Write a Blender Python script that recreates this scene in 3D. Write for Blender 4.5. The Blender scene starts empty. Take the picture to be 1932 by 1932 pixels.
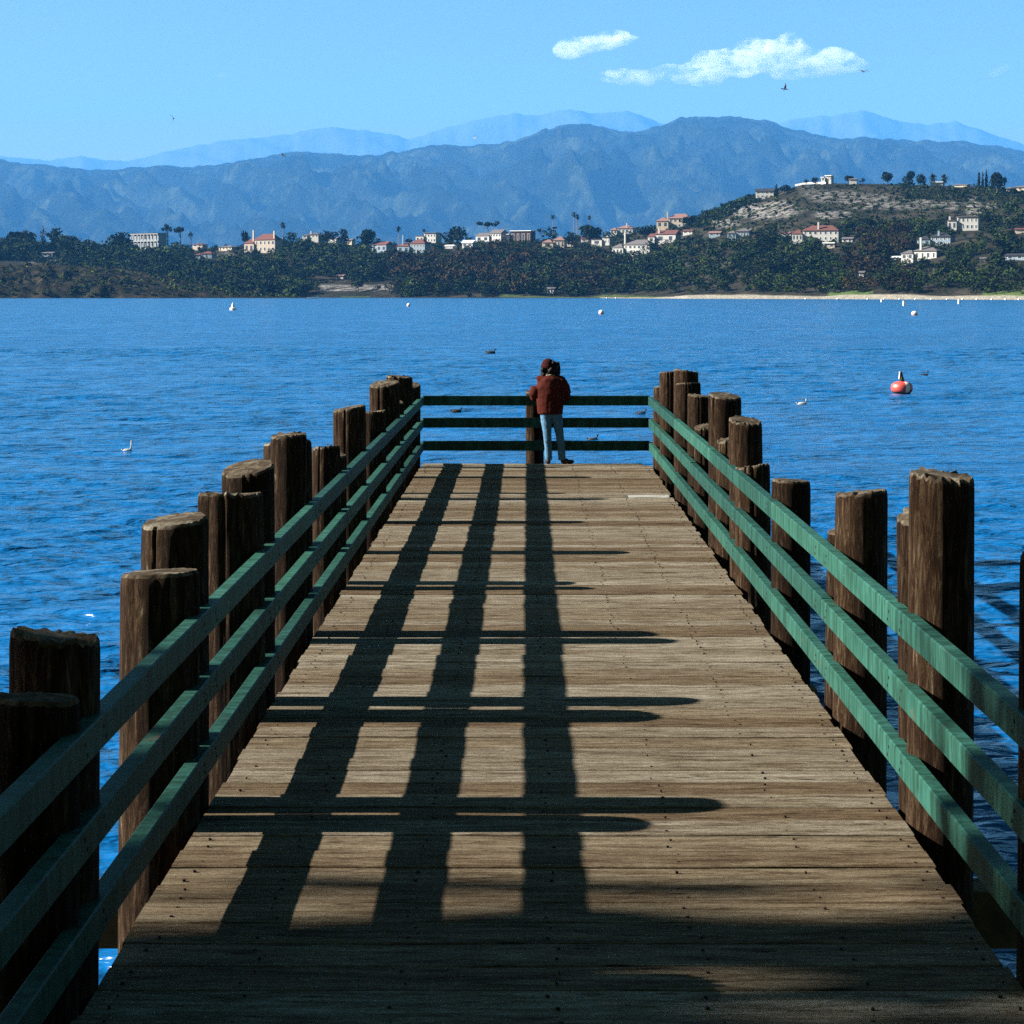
import bpy, bmesh, math, random
import numpy as np
from mathutils import Vector, Matrix, noise
random.seed(7); np.random.seed(7)
S = bpy.context.scene
R = math.radians
PI = math.pi
# ------------------------------------------------------------------ camera, sky, sun, exposure
F = 4300.0      # focal length in pixels of a 1932 px wide frame
CX, CY = 996.0, 554.0   # where the pier's parallel lines meet
HC = 2.73       # eye height above the deck
ZW = -1.30      # water level
cam_d = bpy.data.cameras.new('camera'); cam = bpy.data.objects.new('camera', cam_d)
S.collection.objects.link(cam); S.camera = cam
cam.location = (0, 0, HC); cam.rotation_euler = (PI/2, 0, 0)
cam_d.sensor_width = 36; cam_d.lens = 36*F/1932.0
cam_d.shift_x = -(CX-966)/1932.0; cam_d.shift_y = -(966-CY)/1932.0
cam_d.clip_start = 0.1; cam_d.clip_end = 120000

SKYROT = 270
SUN_EL = math.atan(1/1.80); 
wd = bpy.data.worlds.new('World'); S.world = wd; wd.use_nodes = True
nt = wd.node_tree; nt.nodes.clear()
sky = nt.nodes.new('ShaderNodeTexSky'); sky.sky_type = 'NISHITA'; sky.sun_disc = False
sky.sun_elevation = SUN_EL; sky.sun_rotation = R(SKYROT)
sky.air_density = 1.0; sky.dust_density = 0.5; sky.ozone_density = 2.5
hs = nt.nodes.new('ShaderNodeHueSaturation'); hs.inputs['Saturation'].default_value = 1.1; hs.inputs['Hue'].default_value = 0.472
bg = nt.nodes.new('ShaderNodeBackground'); bg.inputs[1].default_value = 0.05
wo = nt.nodes.new('ShaderNodeOutputWorld')
gm = nt.nodes.new('ShaderNodeGamma'); gm.inputs[1].default_value = 1.3
nt.links.new(sky.outputs[0], gm.inputs[0]); nt.links.new(gm.outputs[0], hs.inputs['Color']); tn = nt.nodes.new('ShaderNodeMix'); tn.data_type = 'RGBA'; tn.blend_type = 'MULTIPLY'; tn.inputs[0].default_value = 1; tn.inputs[7].default_value = (0.32, 0.235, 0.145, 1)
nt.links.new(hs.outputs[0], tn.inputs[6]); nt.links.new(tn.outputs[2], bg.inputs[0]); nt.links.new(bg.outputs[0], wo.inputs[0])

sl = bpy.data.lights.new('sun', 'SUN'); sl.energy = 5.0; sl.angle = R(0.53); sl.color = (1.0, 0.95, 0.87)
so = bpy.data.objects.new('sun', sl); S.collection.objects.link(so)
sdir = Vector((-math.cos(SUN_EL), 0.0, math.sin(SUN_EL)))   # towards the sun: square to the pier, on the left
so.rotation_euler = sdir.to_track_quat('Z', 'Y').to_euler(); so.location = (-30, 10, 30)
S.view_settings.view_transform = 'Standard'; S.view_settings.look = 'None'
S.view_settings.exposure = 2.6; S.view_settings.gamma = 1.0
S.render.engine = 'CYCLES'
S.cycles.max_bounces = 6; S.cycles.diffuse_bounces = 2; S.cycles.glossy_bounces = 3
S.cycles.transmission_bounces = 3; S.cycles.volume_bounces = 1; S.cycles.transparent_max_bounces = 8
S.cycles.use_denoising = False
S.cycles.sample_clamp_direct = 1.0
S.cycles.volume_max_steps = 64
S.cycles.sample_clamp_indirect = 5

# ------------------------------------------------------------------ helpers
C = S.collection
def link(o, parent=None):
    C.objects.link(o)
    if parent is not None: o.parent = parent
    return o
def tag(o, label=None, cat=None, group=None, kind=None):
    if label: o['label'] = label
    if cat: o['category'] = cat
    if group: o['group'] = group
    if kind: o['kind'] = kind
    return o
def empty(name, loc=(0,0,0), rz=0):
    o = bpy.data.objects.new(name, None); o.location = loc; o.rotation_euler = (0,0,rz)
    o.empty_display_size = 0.2
    return link(o)
def mesh_obj(name, verts, faces, mat, parent=None, smooth=False, mats=None, midx=None):
    me = bpy.data.meshes.new(name); me.from_pydata([tuple(v) for v in verts], [], faces)
    for m in (mats or [mat]): me.materials.append(m)
    if midx is not None: me.polygons.foreach_set('material_index', midx)
    if smooth: me.polygons.foreach_set('use_smooth', [True]*len(me.polygons))
    me.update()
    return link(bpy.data.objects.new(name, me), parent)
def np_mesh(name, V, Q, mat, parent=None, smooth=False):
    """V (n,3) float array, Q (m,k) int array of equal sized faces"""
    me = bpy.data.meshes.new(name); n, (m, k) = len(V), Q.shape
    me.vertices.add(n); me.vertices.foreach_set('co', np.ascontiguousarray(V, dtype=np.float32).ravel())
    me.loops.add(m*k); me.loops.foreach_set('vertex_index', np.ascontiguousarray(Q, dtype=np.int32).ravel())
    me.polygons.add(m); me.polygons.foreach_set('loop_start', np.arange(0, m*k, k, dtype=np.int32))
    me.polygons.foreach_set('loop_total', np.full(m, k, dtype=np.int32))
    if smooth: me.polygons.foreach_set('use_smooth', np.ones(m, dtype=bool))
    me.materials.append(mat); me.update(calc_edges=True)
    return link(bpy.data.objects.new(name, me), parent)
class MB:
    def __init__(s): s.v=[]; s.f=[]; s.m=[]
    def add(s, vs, fs, mi=0):
        b=len(s.v); s.v += [tuple(v) for v in vs]; s.f += [tuple(i+b for i in f) for f in fs]; s.m += [mi]*len(fs); return s
    def box(s, x0,x1,y0,y1,z0,z1, mi=0):
        vs=[(x0,y0,z0),(x1,y0,z0),(x1,y1,z0),(x0,y1,z0),(x0,y0,z1),(x1,y0,z1),(x1,y1,z1),(x0,y1,z1)]
        return s.add(vs, [(0,3,2,1),(4,5,6,7),(0,1,5,4),(1,2,6,5),(2,3,7,6),(3,0,4,7)], mi)
    def tube(s, pts, rad, n=8, cap=True, mi=0):
        pts=[Vector(p) for p in pts]; rs = rad if isinstance(rad,(list,tuple)) else [rad]*len(pts)
        vs=[]; fs=[]
        for i,p in enumerate(pts):
            t=(pts[min(i+1,len(pts)-1)]-pts[max(i-1,0)]).normalized()
            a=Vector((0,0,1)) if abs(t.z)<0.9 else Vector((1,0,0))
            u=t.cross(a).normalized(); w=t.cross(u)
            for k in range(n):
                q=2*PI*k/n; vs.append(p+u*math.cos(q)*rs[i]+w*math.sin(q)*rs[i])
        for i in range(len(pts)-1):
            for k in range(n):
                fs.append((i*n+k, i*n+(k+1)%n, (i+1)*n+(k+1)%n, (i+1)*n+k))
        if cap: fs.append(tuple(range(n-1,-1,-1))); fs.append(tuple(range((len(pts)-1)*n, len(pts)*n)))
        return s.add(vs, fs, mi)
    def ell(s, c, r, n=12, m=8, mi=0, rot=None):
        vs=[]; fs=[]
        for i in range(m+1):
            th=PI*i/m
            for k in range(n):
                ph=2*PI*k/n; v=Vector((r[0]*math.sin(th)*math.cos(ph), r[1]*math.sin(th)*math.sin(ph), r[2]*math.cos(th)))
                if rot is not None: v = rot @ v
                vs.append(v+Vector(c))
        for i in range(m):
            for k in range(n): fs.append((i*n+k,(i+1)*n+k,(i+1)*n+(k+1)%n,i*n+(k+1)%n))
        return s.add(vs, fs, mi)
    def build(s, name, mat, parent=None, smooth=False, mats=None):
        return mesh_obj(name, s.v, s.f, mat, parent, smooth, mats, s.m if mats else None)
def remeshed(o, vox, smooth_it=4, fac=0.5):
    m=o.modifiers.new('remesh','REMESH'); m.mode='VOXEL'; m.voxel_size=vox; m.use_smooth_shade=True
    m=o.modifiers.new('smooth','SMOOTH'); m.iterations=smooth_it; m.factor=fac
    return o
def dof(s): return F/s                       # distance of something s pixels per metre large
def wx(px, d): return (px-CX)/F*d
def wz(py, d): return HC-(py-CY)/F*d

# ------------------------------------------------------------------ materials
def new_mat(name):
    m=bpy.data.materials.new(name); m.use_nodes=True; nt=m.node_tree; b=nt.nodes['Principled BSDF']; return m, nt, b
def N(nt, t, **kw):
    n=nt.nodes.new(t)
    for k,v in kw.items(): setattr(n,k,v)
    return n
def ramp(nt, stops):
    n=nt.nodes.new('ShaderNodeValToRGB'); e=n.color_ramp.elements
    while len(e)>1: e.remove(e[-1])
    e[0].position=stops[0][0]; e[0].color=(*stops[0][1],1)
    for p,c in stops[1:]:
        x=e.new(p); x.color=(*c,1)
    return n
def mapping(nt, scale, coord='Object', rnd=False):
    tc=nt.nodes.new('ShaderNodeTexCoord'); mp=nt.nodes.new('ShaderNodeMapping'); mp.inputs['Scale'].default_value=scale
    nt.links.new(tc.outputs[coord], mp.inputs[0])
    if rnd:
        oi=nt.nodes.new('ShaderNodeObjectInfo'); mu=nt.nodes.new('ShaderNodeVectorMath'); mu.operation='MULTIPLY'
        mu.inputs[1].default_value=(37,53,71); nt.links.new(oi.outputs['Random'], mu.inputs[0]); nt.links.new(mu.outputs[0], mp.inputs['Location'])
    return mp
def noise_n(nt, mp, scale, detail=4, rough=0.55, dist=0):
    n=nt.nodes.new('ShaderNodeTexNoise'); n.inputs['Scale'].default_value=scale; n.inputs['Detail'].default_value=detail
    n.inputs['Roughness'].default_value=rough; n.inputs['Distortion'].default_value=dist
    if mp is not None: nt.links.new(mp.outputs[0], n.inputs['Vector'])
    return n
def mixc(nt, fac, a, b, mode='MIX'):
    m=nt.nodes.new('ShaderNodeMix'); m.data_type='RGBA'; m.blend_type=mode
    for sock, v in ((m.inputs[0],fac),(m.inputs[6],a),(m.inputs[7],b)):
        if isinstance(v, bpy.types.NodeSocket): nt.links.new(v, sock)
        elif isinstance(v,(int,float)): sock.default_value=v
        else: sock.default_value=(*v,1)
    return m.outputs[2]
def bump(nt, b, h, strength, dist):
    n=nt.nodes.new('ShaderNodeBump'); n.inputs['Strength'].default_value=strength; n.inputs['Distance'].default_value=dist
    nt.links.new(h, n.inputs['Height']); nt.links.new(n.outputs[0], b.inputs['Normal']); return n
def plain(name, col, rough=0.7, var=0.25, scale=3.0, metal=0):
    m,nt,b=new_mat(name); b.inputs['Specular IOR Level'].default_value=0.5 if rough<.5 else .08; b.inputs['Roughness'].default_value=rough; b.inputs['Metallic'].default_value=metal
    mp=mapping(nt,(1,1,1),rnd=True); n=noise_n(nt,mp,scale,5)
    r=ramp(nt,[(0.3,tuple(c*(1-var) for c in col)),(0.7,tuple(min(1,c*(1+var)) for c in col))])
    nt.links.new(n.outputs[0], r.inputs[0]); nt.links.new(r.outputs[0], b.inputs['Base Color']); return m

def wood_deck():
    m,nt,b=new_mat('weathered_deck_wood')
    mp=mapping(nt,(1.1,8,8),rnd=True); g=noise_n(nt,mp,2.4,10,0.72,0.5)
    r=ramp(nt,[(0.30,(0.010,0.006,0.003)),(0.41,(0.052,0.039,0.025)),(0.54,(0.102,0.088,0.066)),(0.70,(0.158,0.145,0.118))])
    nt.links.new(g.outputs[0], r.inputs[0])
    mp2=mapping(nt,(1.0,34,34),rnd=True); g2=noise_n(nt,mp2,4,8,0.75)
    r2=ramp(nt,[(0.33,(0.25,0.22,0.2)),(0.46,(1,1,1))]); nt.links.new(g2.outputs[0], r2.inputs[0])
    c=mixc(nt,0.6,r.outputs[0],r2.outputs[0],'MULTIPLY')
    oi=N(nt,'ShaderNodeObjectInfo'); r3=ramp(nt,[(0,(0.60,0.48,0.36)),(0.3,(0.88,0.80,0.68)),(0.7,(1.05,1.03,1.0)),(1,(1.35,1.38,1.38))])
    nt.links.new(oi.outputs['Random'], r3.inputs[0]); c=mixc(nt,1.0,c,r3.outputs[0],'MULTIPLY')
    # knots and stains
    mp3=mapping(nt,(1.3,4.5,4.5),rnd=True); v=N(nt,'ShaderNodeTexVoronoi'); v.inputs['Scale'].default_value=1.6; nt.links.new(mp3.outputs[0], v.inputs['Vector'])
    r4=ramp(nt,[(0.07,(0.18,0.11,0.07)),(0.14,(1,1,1))]); nt.links.new(v.outputs['Distance'], r4.inputs[0])
    c=mixc(nt,0.8,c,r4.outputs[0],'MULTIPLY')
    mp5=mapping(nt,(6,14,14),rnd=True); sp=noise_n(nt,mp5,6,6,0.8); r5=ramp(nt,[(0.36,(0.35,0.30,0.25)),(0.50,(1,1,1)),(0.66,(1.35,1.35,1.35))]); nt.links.new(sp.outputs[0],r5.inputs[0]); c=mixc(nt,0.75,c,r5.outputs[0],'MULTIPLY')
    mp4=mapping(nt,(0.5,0.8,1),coord='Object'); s=noise_n(nt,mp4,0.9,5,0.6); 
    nt.links.new(c, b.inputs['Base Color']); b.inputs['Roughness'].default_value=0.9
    b.inputs['Specular IOR Level'].default_value=0.05
    bump(nt,b,g2.outputs[0],1.0,0.010)
    return m
def wood_pile(name, side):
    m,nt,b=new_mat(name)
    if side:
        mp=mapping(nt,(13,13,1.5),rnd=True); g=noise_n(nt,mp,2.4,12,0.82,0.8)
        r=ramp(nt,[(0.36,(0.002,0.001,0.0007)),(0.49,(0.011,0.0055,0.0026)),(0.58,(0.031,0.021,0.012)),(0.70,(0.13,0.113,0.083))])
    else:
        mp=mapping(nt,(1,1,1),rnd=True); g=noise_n(nt,mp,9,8,0.7,0.8)
        r=ramp(nt,[(0.3,(0.008,0.005,0.003)),(0.5,(0.035,0.026,0.017)),(0.7,(0.115,0.105,0.08))])
    nt.links.new(g.outputs[0], r.inputs[0])
    oi=N(nt,'ShaderNodeObjectInfo'); r3=ramp(nt,[(0,(0.55,0.50,0.45)),(1,(1.25,1.2,1.15))]); nt.links.new(oi.outputs['Random'], r3.inputs[0])
    c=mixc(nt,1.0,r.outputs[0],r3.outputs[0],'MULTIPLY') if side else r.outputs[0]
    nt.links.new(c, b.inputs['Base Color']); b.inputs['Roughness'].default_value=0.9; b.inputs['Specular IOR Level'].default_value=0.05
    bump(nt,b,g.outputs[0],0.9,0.02 if side else 0.006)
    return m
def green_paint():
    m,nt,b=new_mat('green_rail_paint')
    mp=mapping(nt,(1,1,1),rnd=True); g=noise_n(nt,mp,2.5,6,0.6)
    r=ramp(nt,[(0.3,(0.009,0.040,0.031)),(0.6,(0.014,0.056,0.044)),(0.8,(0.024,0.070,0.057))]); nt.links.new(g.outputs[0], r.inputs[0])
    mp2=mapping(nt,(1.2,0.8,2),rnd=True); w=noise_n(nt,mp2,3.0,9,0.75)
    r2=ramp(nt,[(0.62,(0,0,0)),(0.68,(1,1,1))]); nt.links.new(w.outputs[0], r2.inputs[0])
    c=mixc(nt,r2.outputs[0],r.outputs[0],(0.045,0.040,0.028))
    oi=N(nt,'ShaderNodeObjectInfo'); ro=ramp(nt,[(0,(0.62,0.68,0.70)),(1,(1.3,1.22,1.15))]); nt.links.new(oi.outputs['Random'],ro.inputs[0]); c=mixc(nt,1.0,c,ro.outputs[0],'MULTIPLY')
    mv=mapping(nt,(2,3.5,.5),rnd=True); dn=noise_n(nt,mv,5,6,.7); rd=ramp(nt,[(0.42,(0.38,0.36,0.30)),(0.58,(1,1,1))]); nt.links.new(dn.outputs[0],rd.inputs[0]); c=mixc(nt,0.8,c,rd.outputs[0],'MULTIPLY')
    nt.links.new(c,b.inputs['Base Color']); b.inputs['Roughness'].default_value=0.6; b.inputs['Specular IOR Level'].default_value=0.07
    mp3=mapping(nt,(20,1.5,20),rnd=True); g3=noise_n(nt,mp3,2,4); bump(nt,b,g3.outputs[0],0.35,0.004)
    return m
def water_mat():
    m,nt,b=new_mat('lake_water')
    b.inputs['Base Color'].default_value=(0.001,0.053,0.158,1); b.inputs['Roughness'].default_value=0.17
    b.inputs['IOR'].default_value=1.333
    mpA=mapping(nt,(1.0,2.3,1)); a=noise_n(nt,mpA,1.5,3,0.5,0.3)
    mpB=mapping(nt,(1.0,1.8,1)); c=noise_n(nt,mpB,0.28,3,0.5,0.2)
    mpC=mapping(nt,(1.0,2.0,1)); d=noise_n(nt,mpC,5.0,2,0.5)
    def mul(x,k):
        n=N(nt,'ShaderNodeMath',operation='MULTIPLY'); nt.links.new(x,n.inputs[0]); n.inputs[1].default_value=k; return n.outputs[0]
    def add(x,y):
        n=N(nt,'ShaderNodeMath',operation='ADD'); nt.links.new(x,n.inputs[0]); nt.links.new(y,n.inputs[1]); return n.outputs[0]
    h=add(add(mul(a.outputs[0],0.30),mul(c.outputs[0],0.9)),mul(d.outputs[0],0.03))
    bp=bump(nt,b,h,1.0,1.0)
    mpD=mapping(nt,(1.0,2.4,1)); e=noise_n(nt,mpD,0.16,7,0.9,0.0)
    sb=N(nt,'ShaderNodeVectorMath',operation='SUBTRACT'); nt.links.new(e.outputs['Color'],sb.inputs[0]); sb.inputs[1].default_value=(.5,.5,.5)
    ml=N(nt,'ShaderNodeVectorMath',operation='MULTIPLY'); nt.links.new(sb.outputs[0],ml.inputs[0]); ml.inputs[1].default_value=(0.8,2.2,0)
    ad=N(nt,'ShaderNodeVectorMath',operation='ADD'); nt.links.new(bp.outputs[0],ad.inputs[0]); nt.links.new(ml.outputs[0],ad.inputs[1])
    mpE=mapping(nt,(1.0,0.16,1)); e2=noise_n(nt,mpE,0.9,5,0.85); sb2=N(nt,'ShaderNodeVectorMath',operation='SUBTRACT'); nt.links.new(e2.outputs['Color'],sb2.inputs[0]); sb2.inputs[1].default_value=(.5,.5,.5)
    ml2=N(nt,'ShaderNodeVectorMath',operation='MULTIPLY'); nt.links.new(sb2.outputs[0],ml2.inputs[0]); ml2.inputs[1].default_value=(0.3,0.75,0)
    ad2=N(nt,'ShaderNodeVectorMath',operation='ADD'); nt.links.new(ad.outputs[0],ad2.inputs[0]); nt.links.new(ml2.outputs[0],ad2.inputs[1]); ad=ad2
    nm=N(nt,'ShaderNodeVectorMath',operation='NORMALIZE'); nt.links.new(ad.outputs[0],nm.inputs[0]); nt.links.new(nm.outputs[0],b.inputs['Normal'])
    return m
def foliage(name, cols):
    m,nt,b=new_mat(name); mp=mapping(nt,(1,1,1)); g=noise_n(nt,mp,0.35,3,0.7); g2=noise_n(nt,mp,0.03,3,0.6)
    r=ramp(nt,[(0.32,cols[0]),(0.5,cols[1]),(0.68,cols[2])]); nt.links.new(g.outputs[0], r.inputs[0])
    r2=ramp(nt,[(0.35,(0.65,0.6,0.7)),(0.65,(1.3,1.35,1.1))]); nt.links.new(g2.outputs[0], r2.inputs[0])
    oi=N(nt,'ShaderNodeObjectInfo')
    c=mixc(nt,1.0,r.outputs[0],r2.outputs[0],'MULTIPLY')
    at=N(nt,'ShaderNodeAttribute'); at.attribute_name='tint'; rt_=ramp(nt,[(0,(0.75,0.75,0.75)),(0.35,(0.8,0.9,0.7)),(0.6,(1.25,1.12,0.85)),(0.8,(1.15,1.3,0.8)),(1,(1.7,1.55,1.1))]); nt.links.new(at.outputs['Fac'],rt_.inputs[0])
    c=mixc(nt,1.0,c,rt_.outputs[0],'MULTIPLY'); nt.links.new(c,b.inputs['Base Color'])
    b.inputs['Roughness'].default_value=0.9; b.inputs['Specular IOR Level'].default_value=0.03
    return m
M={}
M['deck']=wood_deck(); M['pile']=wood_pile('creosote_pile_wood',True); M['grain']=wood_pile('weathered_end_grain',False)
M['green']=green_paint(); M['water']=water_mat()
M['beam']=plain('rough_beam_wood',(0.07,0.045,0.02),0.9,0.4,6)
M['pale_plank']=plain('new_plank_wood',(0.17,0.165,0.148),0.85,0.15,5)
M['nail']=plain('rusty_iron',(0.014,0.009,0.007),0.7,0.3,30)
M['fol_dark']=foliage('dark_foliage',[(0.003,0.005,0.002),(0.009,0.016,0.006),(0.024,0.036,0.013)])
M['fol_mid']=foliage('green_foliage',[(0.005,0.009,0.003),(0.019,0.030,0.009),(0.046,0.060,0.018)])
M['fol_brown']=foliage('brown_foliage',[(0.006,0.004,0.003),(0.017,0.012,0.007),(0.034,0.025,0.015)])
M['fol_bright']=foliage('bright_foliage',[(0.015,0.026,0.006),(0.034,0.054,0.013),(0.06,0.08,0.022)])
M['bark']=plain('bark',(0.055,0.042,0.032),0.95,0.4,8)
M['palebark']=plain('pale_bark',(0.16,0.13,0.10),0.95,0.3,8)

# ------------------------------------------------------------------ haze (air between the camera and the mountains)
hz=MB(); hz.box(-21000,21000,-400,60000,ZW-60,4900); 
hm=bpy.data.materials.new('haze_air'); hm.use_nodes=True; hn=hm.node_tree; hn.nodes.clear()
pv=hn.nodes.new('ShaderNodeVolumePrincipled'); pv.inputs['Color'].default_value=(0.074,0.290,0.66,1); pv.inputs['Density'].default_value=2.2e-5
pv.inputs['Anisotropy'].default_value=0.0
ho=hn.nodes.new('ShaderNodeOutputMaterial'); hn.links.new(pv.outputs[0], ho.inputs['Volume'])
HAZE=hz.build('haze', hm); tag(HAZE, kind='stuff')

# ------------------------------------------------------------------ clouds, beyond and above the haze
def cloud(puffs, dist, label, dens, seed, vox=170):
    rg=random.Random(seed); mb=MB(); s=dist/F; c0=Vector((wx(puffs[0][0],dist),dist,wz(puffs[0][1],dist)))
    for (px,py,rx,ry) in puffs:
        for k in range(7):
            a=rg.uniform(0,2*PI); q=rg.uniform(.25,.8); r=rg.uniform(.35,.6)
            mb.ell(Vector((wx(px+rx*q*math.cos(a),dist),dist+rx*s*.5*rg.uniform(-1,1),wz(py-ry*q*math.sin(a)*.8,dist)))-c0,(rx*s*r,rx*s*r*.8,ry*s*r*1.05),12,8)
        mb.ell(Vector((wx(px,dist),dist,wz(py,dist)))-c0,(rx*s*.72,rx*s*.5,ry*s*.62),14,10)
    m=bpy.data.materials.new('cloud_vapour'); m.use_nodes=True; n=m.node_tree; n.nodes.clear()
    v=n.nodes.new('ShaderNodeVolumePrincipled'); v.inputs['Color'].default_value=(.97,.97,.97,1); v.inputs['Anisotropy'].default_value=.2
    mp=mapping(n,(1,1,1.6)); nz=noise_n(n,mp,0.0016*66000/dist,7,.70)
    mr=n.nodes.new('ShaderNodeMapRange'); mr.inputs[1].default_value=.455; mr.inputs[2].default_value=.76; mr.inputs[3].default_value=0.0; mr.inputs[4].default_value=dens
    n.links.new(nz.outputs[0],mr.inputs[0]); n.links.new(mr.outputs[0],v.inputs['Density'])
    o_=n.nodes.new('ShaderNodeOutputMaterial'); n.links.new(v.outputs[0],o_.inputs['Volume'])
    o=mb.build('cloud',m); o.location=c0; remeshed(o,vox,3); tag(o,label,'cloud','clouds')
cloud([(1440,100,75,36),(1370,118,70,34),(1290,140,70,26),(1200,150,70,24),(1490,92,40,34),(1575,108,60,34),(1520,128,80,24),(1620,128,25,16)],66000,'large bright cloud with a billowing crest over the mountains at right',.0042,4)
cloud([(1100,82,62,26),(1160,74,50,20),(1070,98,36,18)],66000,'smaller cloud left of the large bright one',.0032,5)
cloud([(418,141,18,7)],66000,'tiny wisp of cloud in the left sky',.0008,6,90)
cloud([(1892,128,26,14),(1875,142,20,8)],66000,'faint wisp of cloud near the right frame edge',.0006,7,110)
# ------------------------------------------------------------------ water
def water():
    rng=np.random.RandomState(3); W=[]
    for i in range(52):
        lam=0.36*(1.075**i) if i<34 else rng.uniform(0.35,3.0)
        if i>=44: lam=rng.uniform(3,7)
        W.append((lam,R(92)+rng.normal(0,0.45),0.0112*lam**0.6*rng.uniform(0.4,1.0)*(1 if lam<1.2 else .6),rng.uniform(0,2*PI)))
    Vs=[];Qs=[];off=0
    for (xw,y0,y1,st) in ((15,4.0,50.0,0.1),(45,50.0,170.0,0.3),(215,170.0,900.0,1.3)):
        xs=np.linspace(-xw,xw,int(2*xw/st)+1); ys=np.linspace(y0,y1,int((y1-y0)/st)+1); ys=ys if y0<5 else np.concatenate([[y0-3*st,y0-1.2*st],ys]); X,Y=np.meshgrid(xs,ys); Z=np.zeros_like(X)
        for lam,th,amp,ph in W:
            if lam<st*3 or (lam>=3 and st<.2): continue
            k=2*PI/lam; Z+=amp*np.sin(k*(X*math.cos(th)+Y*math.sin(th))+ph)
        gust=0.75+0.35*np.sin(X*0.11+1)*np.sin(Y*0.07+0.5*np.sin(X*0.05))
        fx=np.clip((xw-np.abs(X))/3,0,1); fy=np.clip((900-Y)/500,0,1)*np.clip((Y-4)/1,0,1); Z*=fx*fy*gust
        if y0>5: Z[:2]-=.06
        V=np.stack([X,Y,Z+ZW],-1).reshape(-1,3); ny,nx=X.shape
        i=np.arange(ny-1)[:,None]*nx+np.arange(nx-1)[None,:]; i=i.ravel()
        Qs.append(np.stack([i,i+1,i+nx+1,i+nx],1)+off); Vs.append(V); off+=len(V)
    V=np.concatenate(Vs); Q=np.concatenate(Qs); o=len(V)
    O=np.array([(-20000,-350),(20000,-350),(20000,4.0),(-20000,4.0),(-15,4.0),(15,4.0),(-15,50),(15,50),(-20000,50),(20000,50),(-45,50),(45,50),(-45,170),(45,170),(-20000,170),(20000,170),(-215,170),(215,170),(-215,900),(215,900),(-20000,900),(20000,900),(-20000,22000),(20000,22000)],float)
    OV=np.concatenate([O,np.full((len(O),1),ZW)],1)
    OQ=np.array([(0,1,2,3),(3,4,6,8),(5,2,9,7),(8,10,12,14),(11,9,15,13),(14,16,18,20),(17,15,21,19),(20,21,23,22)])+o
    w=np_mesh('water', np.concatenate([V,OV]), np.concatenate([Q,OQ]), M['water'], smooth=True)
    tag(w, kind='structure')
water()

# ------------------------------------------------------------------ mountains
def interp(px, pts):
    xs=[p[0] for p in pts]; ys=[p[1] for p in pts]; return np.interp(px, xs, ys)
NEAR=[(-300,296),(0,300),(40,307),(110,312),(165,320),(230,318),(270,315),(310,311),(345,316),(400,310),(440,306),(480,300),(520,291),(560,286),(600,288),(640,290),(700,293),(730,290),(760,283),(800,276),(830,272),(870,276),(905,272),(950,268),(985,260),(1020,248),(1055,238),(1086,232),(1116,235),(1166,245),(1200,251),(1246,240),(1286,220),(1330,219),(1366,220),(1416,222),(1451,227),(1496,242),(1541,254),(1591,262),(1616,257),(1676,262),(1756,265),(1841,270),(1880,276),(1906,282),(1932,285),(2300,300)]
FAR=[(-300,300),(0,290),(60,296),(100,298),(150,291),(200,298),(240,300),(300,285),(360,271),(420,263),(480,256),(560,245),(600,237),(633,234),(680,241),(730,248),(775,257),(820,243),(870,228),(920,217),(970,208),(1010,212),(1050,207),(1090,204),(1120,208),(1150,207),(1180,203),(1210,212),(1250,228),(1320,240),(1440,238),(1500,222),(1540,218),(1590,210),(1625,204),(1660,214),(1700,225),(1750,228),(1800,228),(1850,240),(1900,258),(1960,275),(2300,290)]
def mountain_mat(name, cols, sc):
    m,nt,b=new_mat(name); mp=mapping(nt,(1,1,1)); g=noise_n(nt,mp,sc,10,0.72)
    r=ramp(nt,[(0.35,cols[0]),(0.52,cols[1]),(0.68,cols[2])]); nt.links.new(g.outputs[0], r.inputs[0])
    nt.links.new(r.outputs[0], b.inputs['Base Color']); b.inputs['Roughness'].default_value=1; b.inputs['Specular IOR Level'].default_value=0
    g2=noise_n(nt,mp,sc*6,6,0.7); bump(nt,b,g2.outputs[0],1.0,110); return m
def mountains(name, prof, d0, d1, amp, nx, ny, mat, seed, extra):
    pxs=np.linspace(-280,2250,nx); ts=np.linspace(0,1.12,ny)
    V=np.zeros((ny,nx,3))
    for a,px in enumerate(pxs):
        yr=float(interp(px,prof)); zr=(CY-yr)*d1/F+HC
        zr+= zr*0.012*noise.fractal(Vector((px*0.05,seed,0)),1.0,2.0,4)
        for b,t in enumerate(ts):
            d=d0+(d1-d0)*t; x=wx(px,d)
            q=Vector((x*extra+d*extra*0.55, d*extra*0.42, seed))
            rg=1-abs(noise.noise(q)*2.0)            # ridged spurs
            rg2=1-abs(noise.noise(q*2.3+Vector((3,1,0)))*2.0); rg3=noise.fractal(q*5,1.0,2.0,3)
            rg4=1-abs(noise.noise(q*5.1+Vector((1,7,0)))*2.0); sp=(0.48*rg+0.27*rg2+0.15*rg4+0.12*rg3)-0.55
            if t<=1: z=zr*(t**0.92)*(1)+zr*amp*sp*math.sin(PI*min(1,t))**0.8
            else: z=zr*(1-(t-1)*3)
            lim=(zr-HC)/d1*d*0.985+HC if t<0.97 else 1e9
            V[b,a]=(x,d,max(-3.0,min(z,lim)))
    nyy,nxx=V.shape[:2]; i=(np.arange(nyy-1)[:,None]*nxx+np.arange(nxx-1)[None,:]).ravel()
    o=np_mesh(name, V.reshape(-1,3), np.stack([i,i+1,i+nxx+1,i+nxx],1), mat, smooth=True); tag(o, kind='structure'); return o
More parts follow.
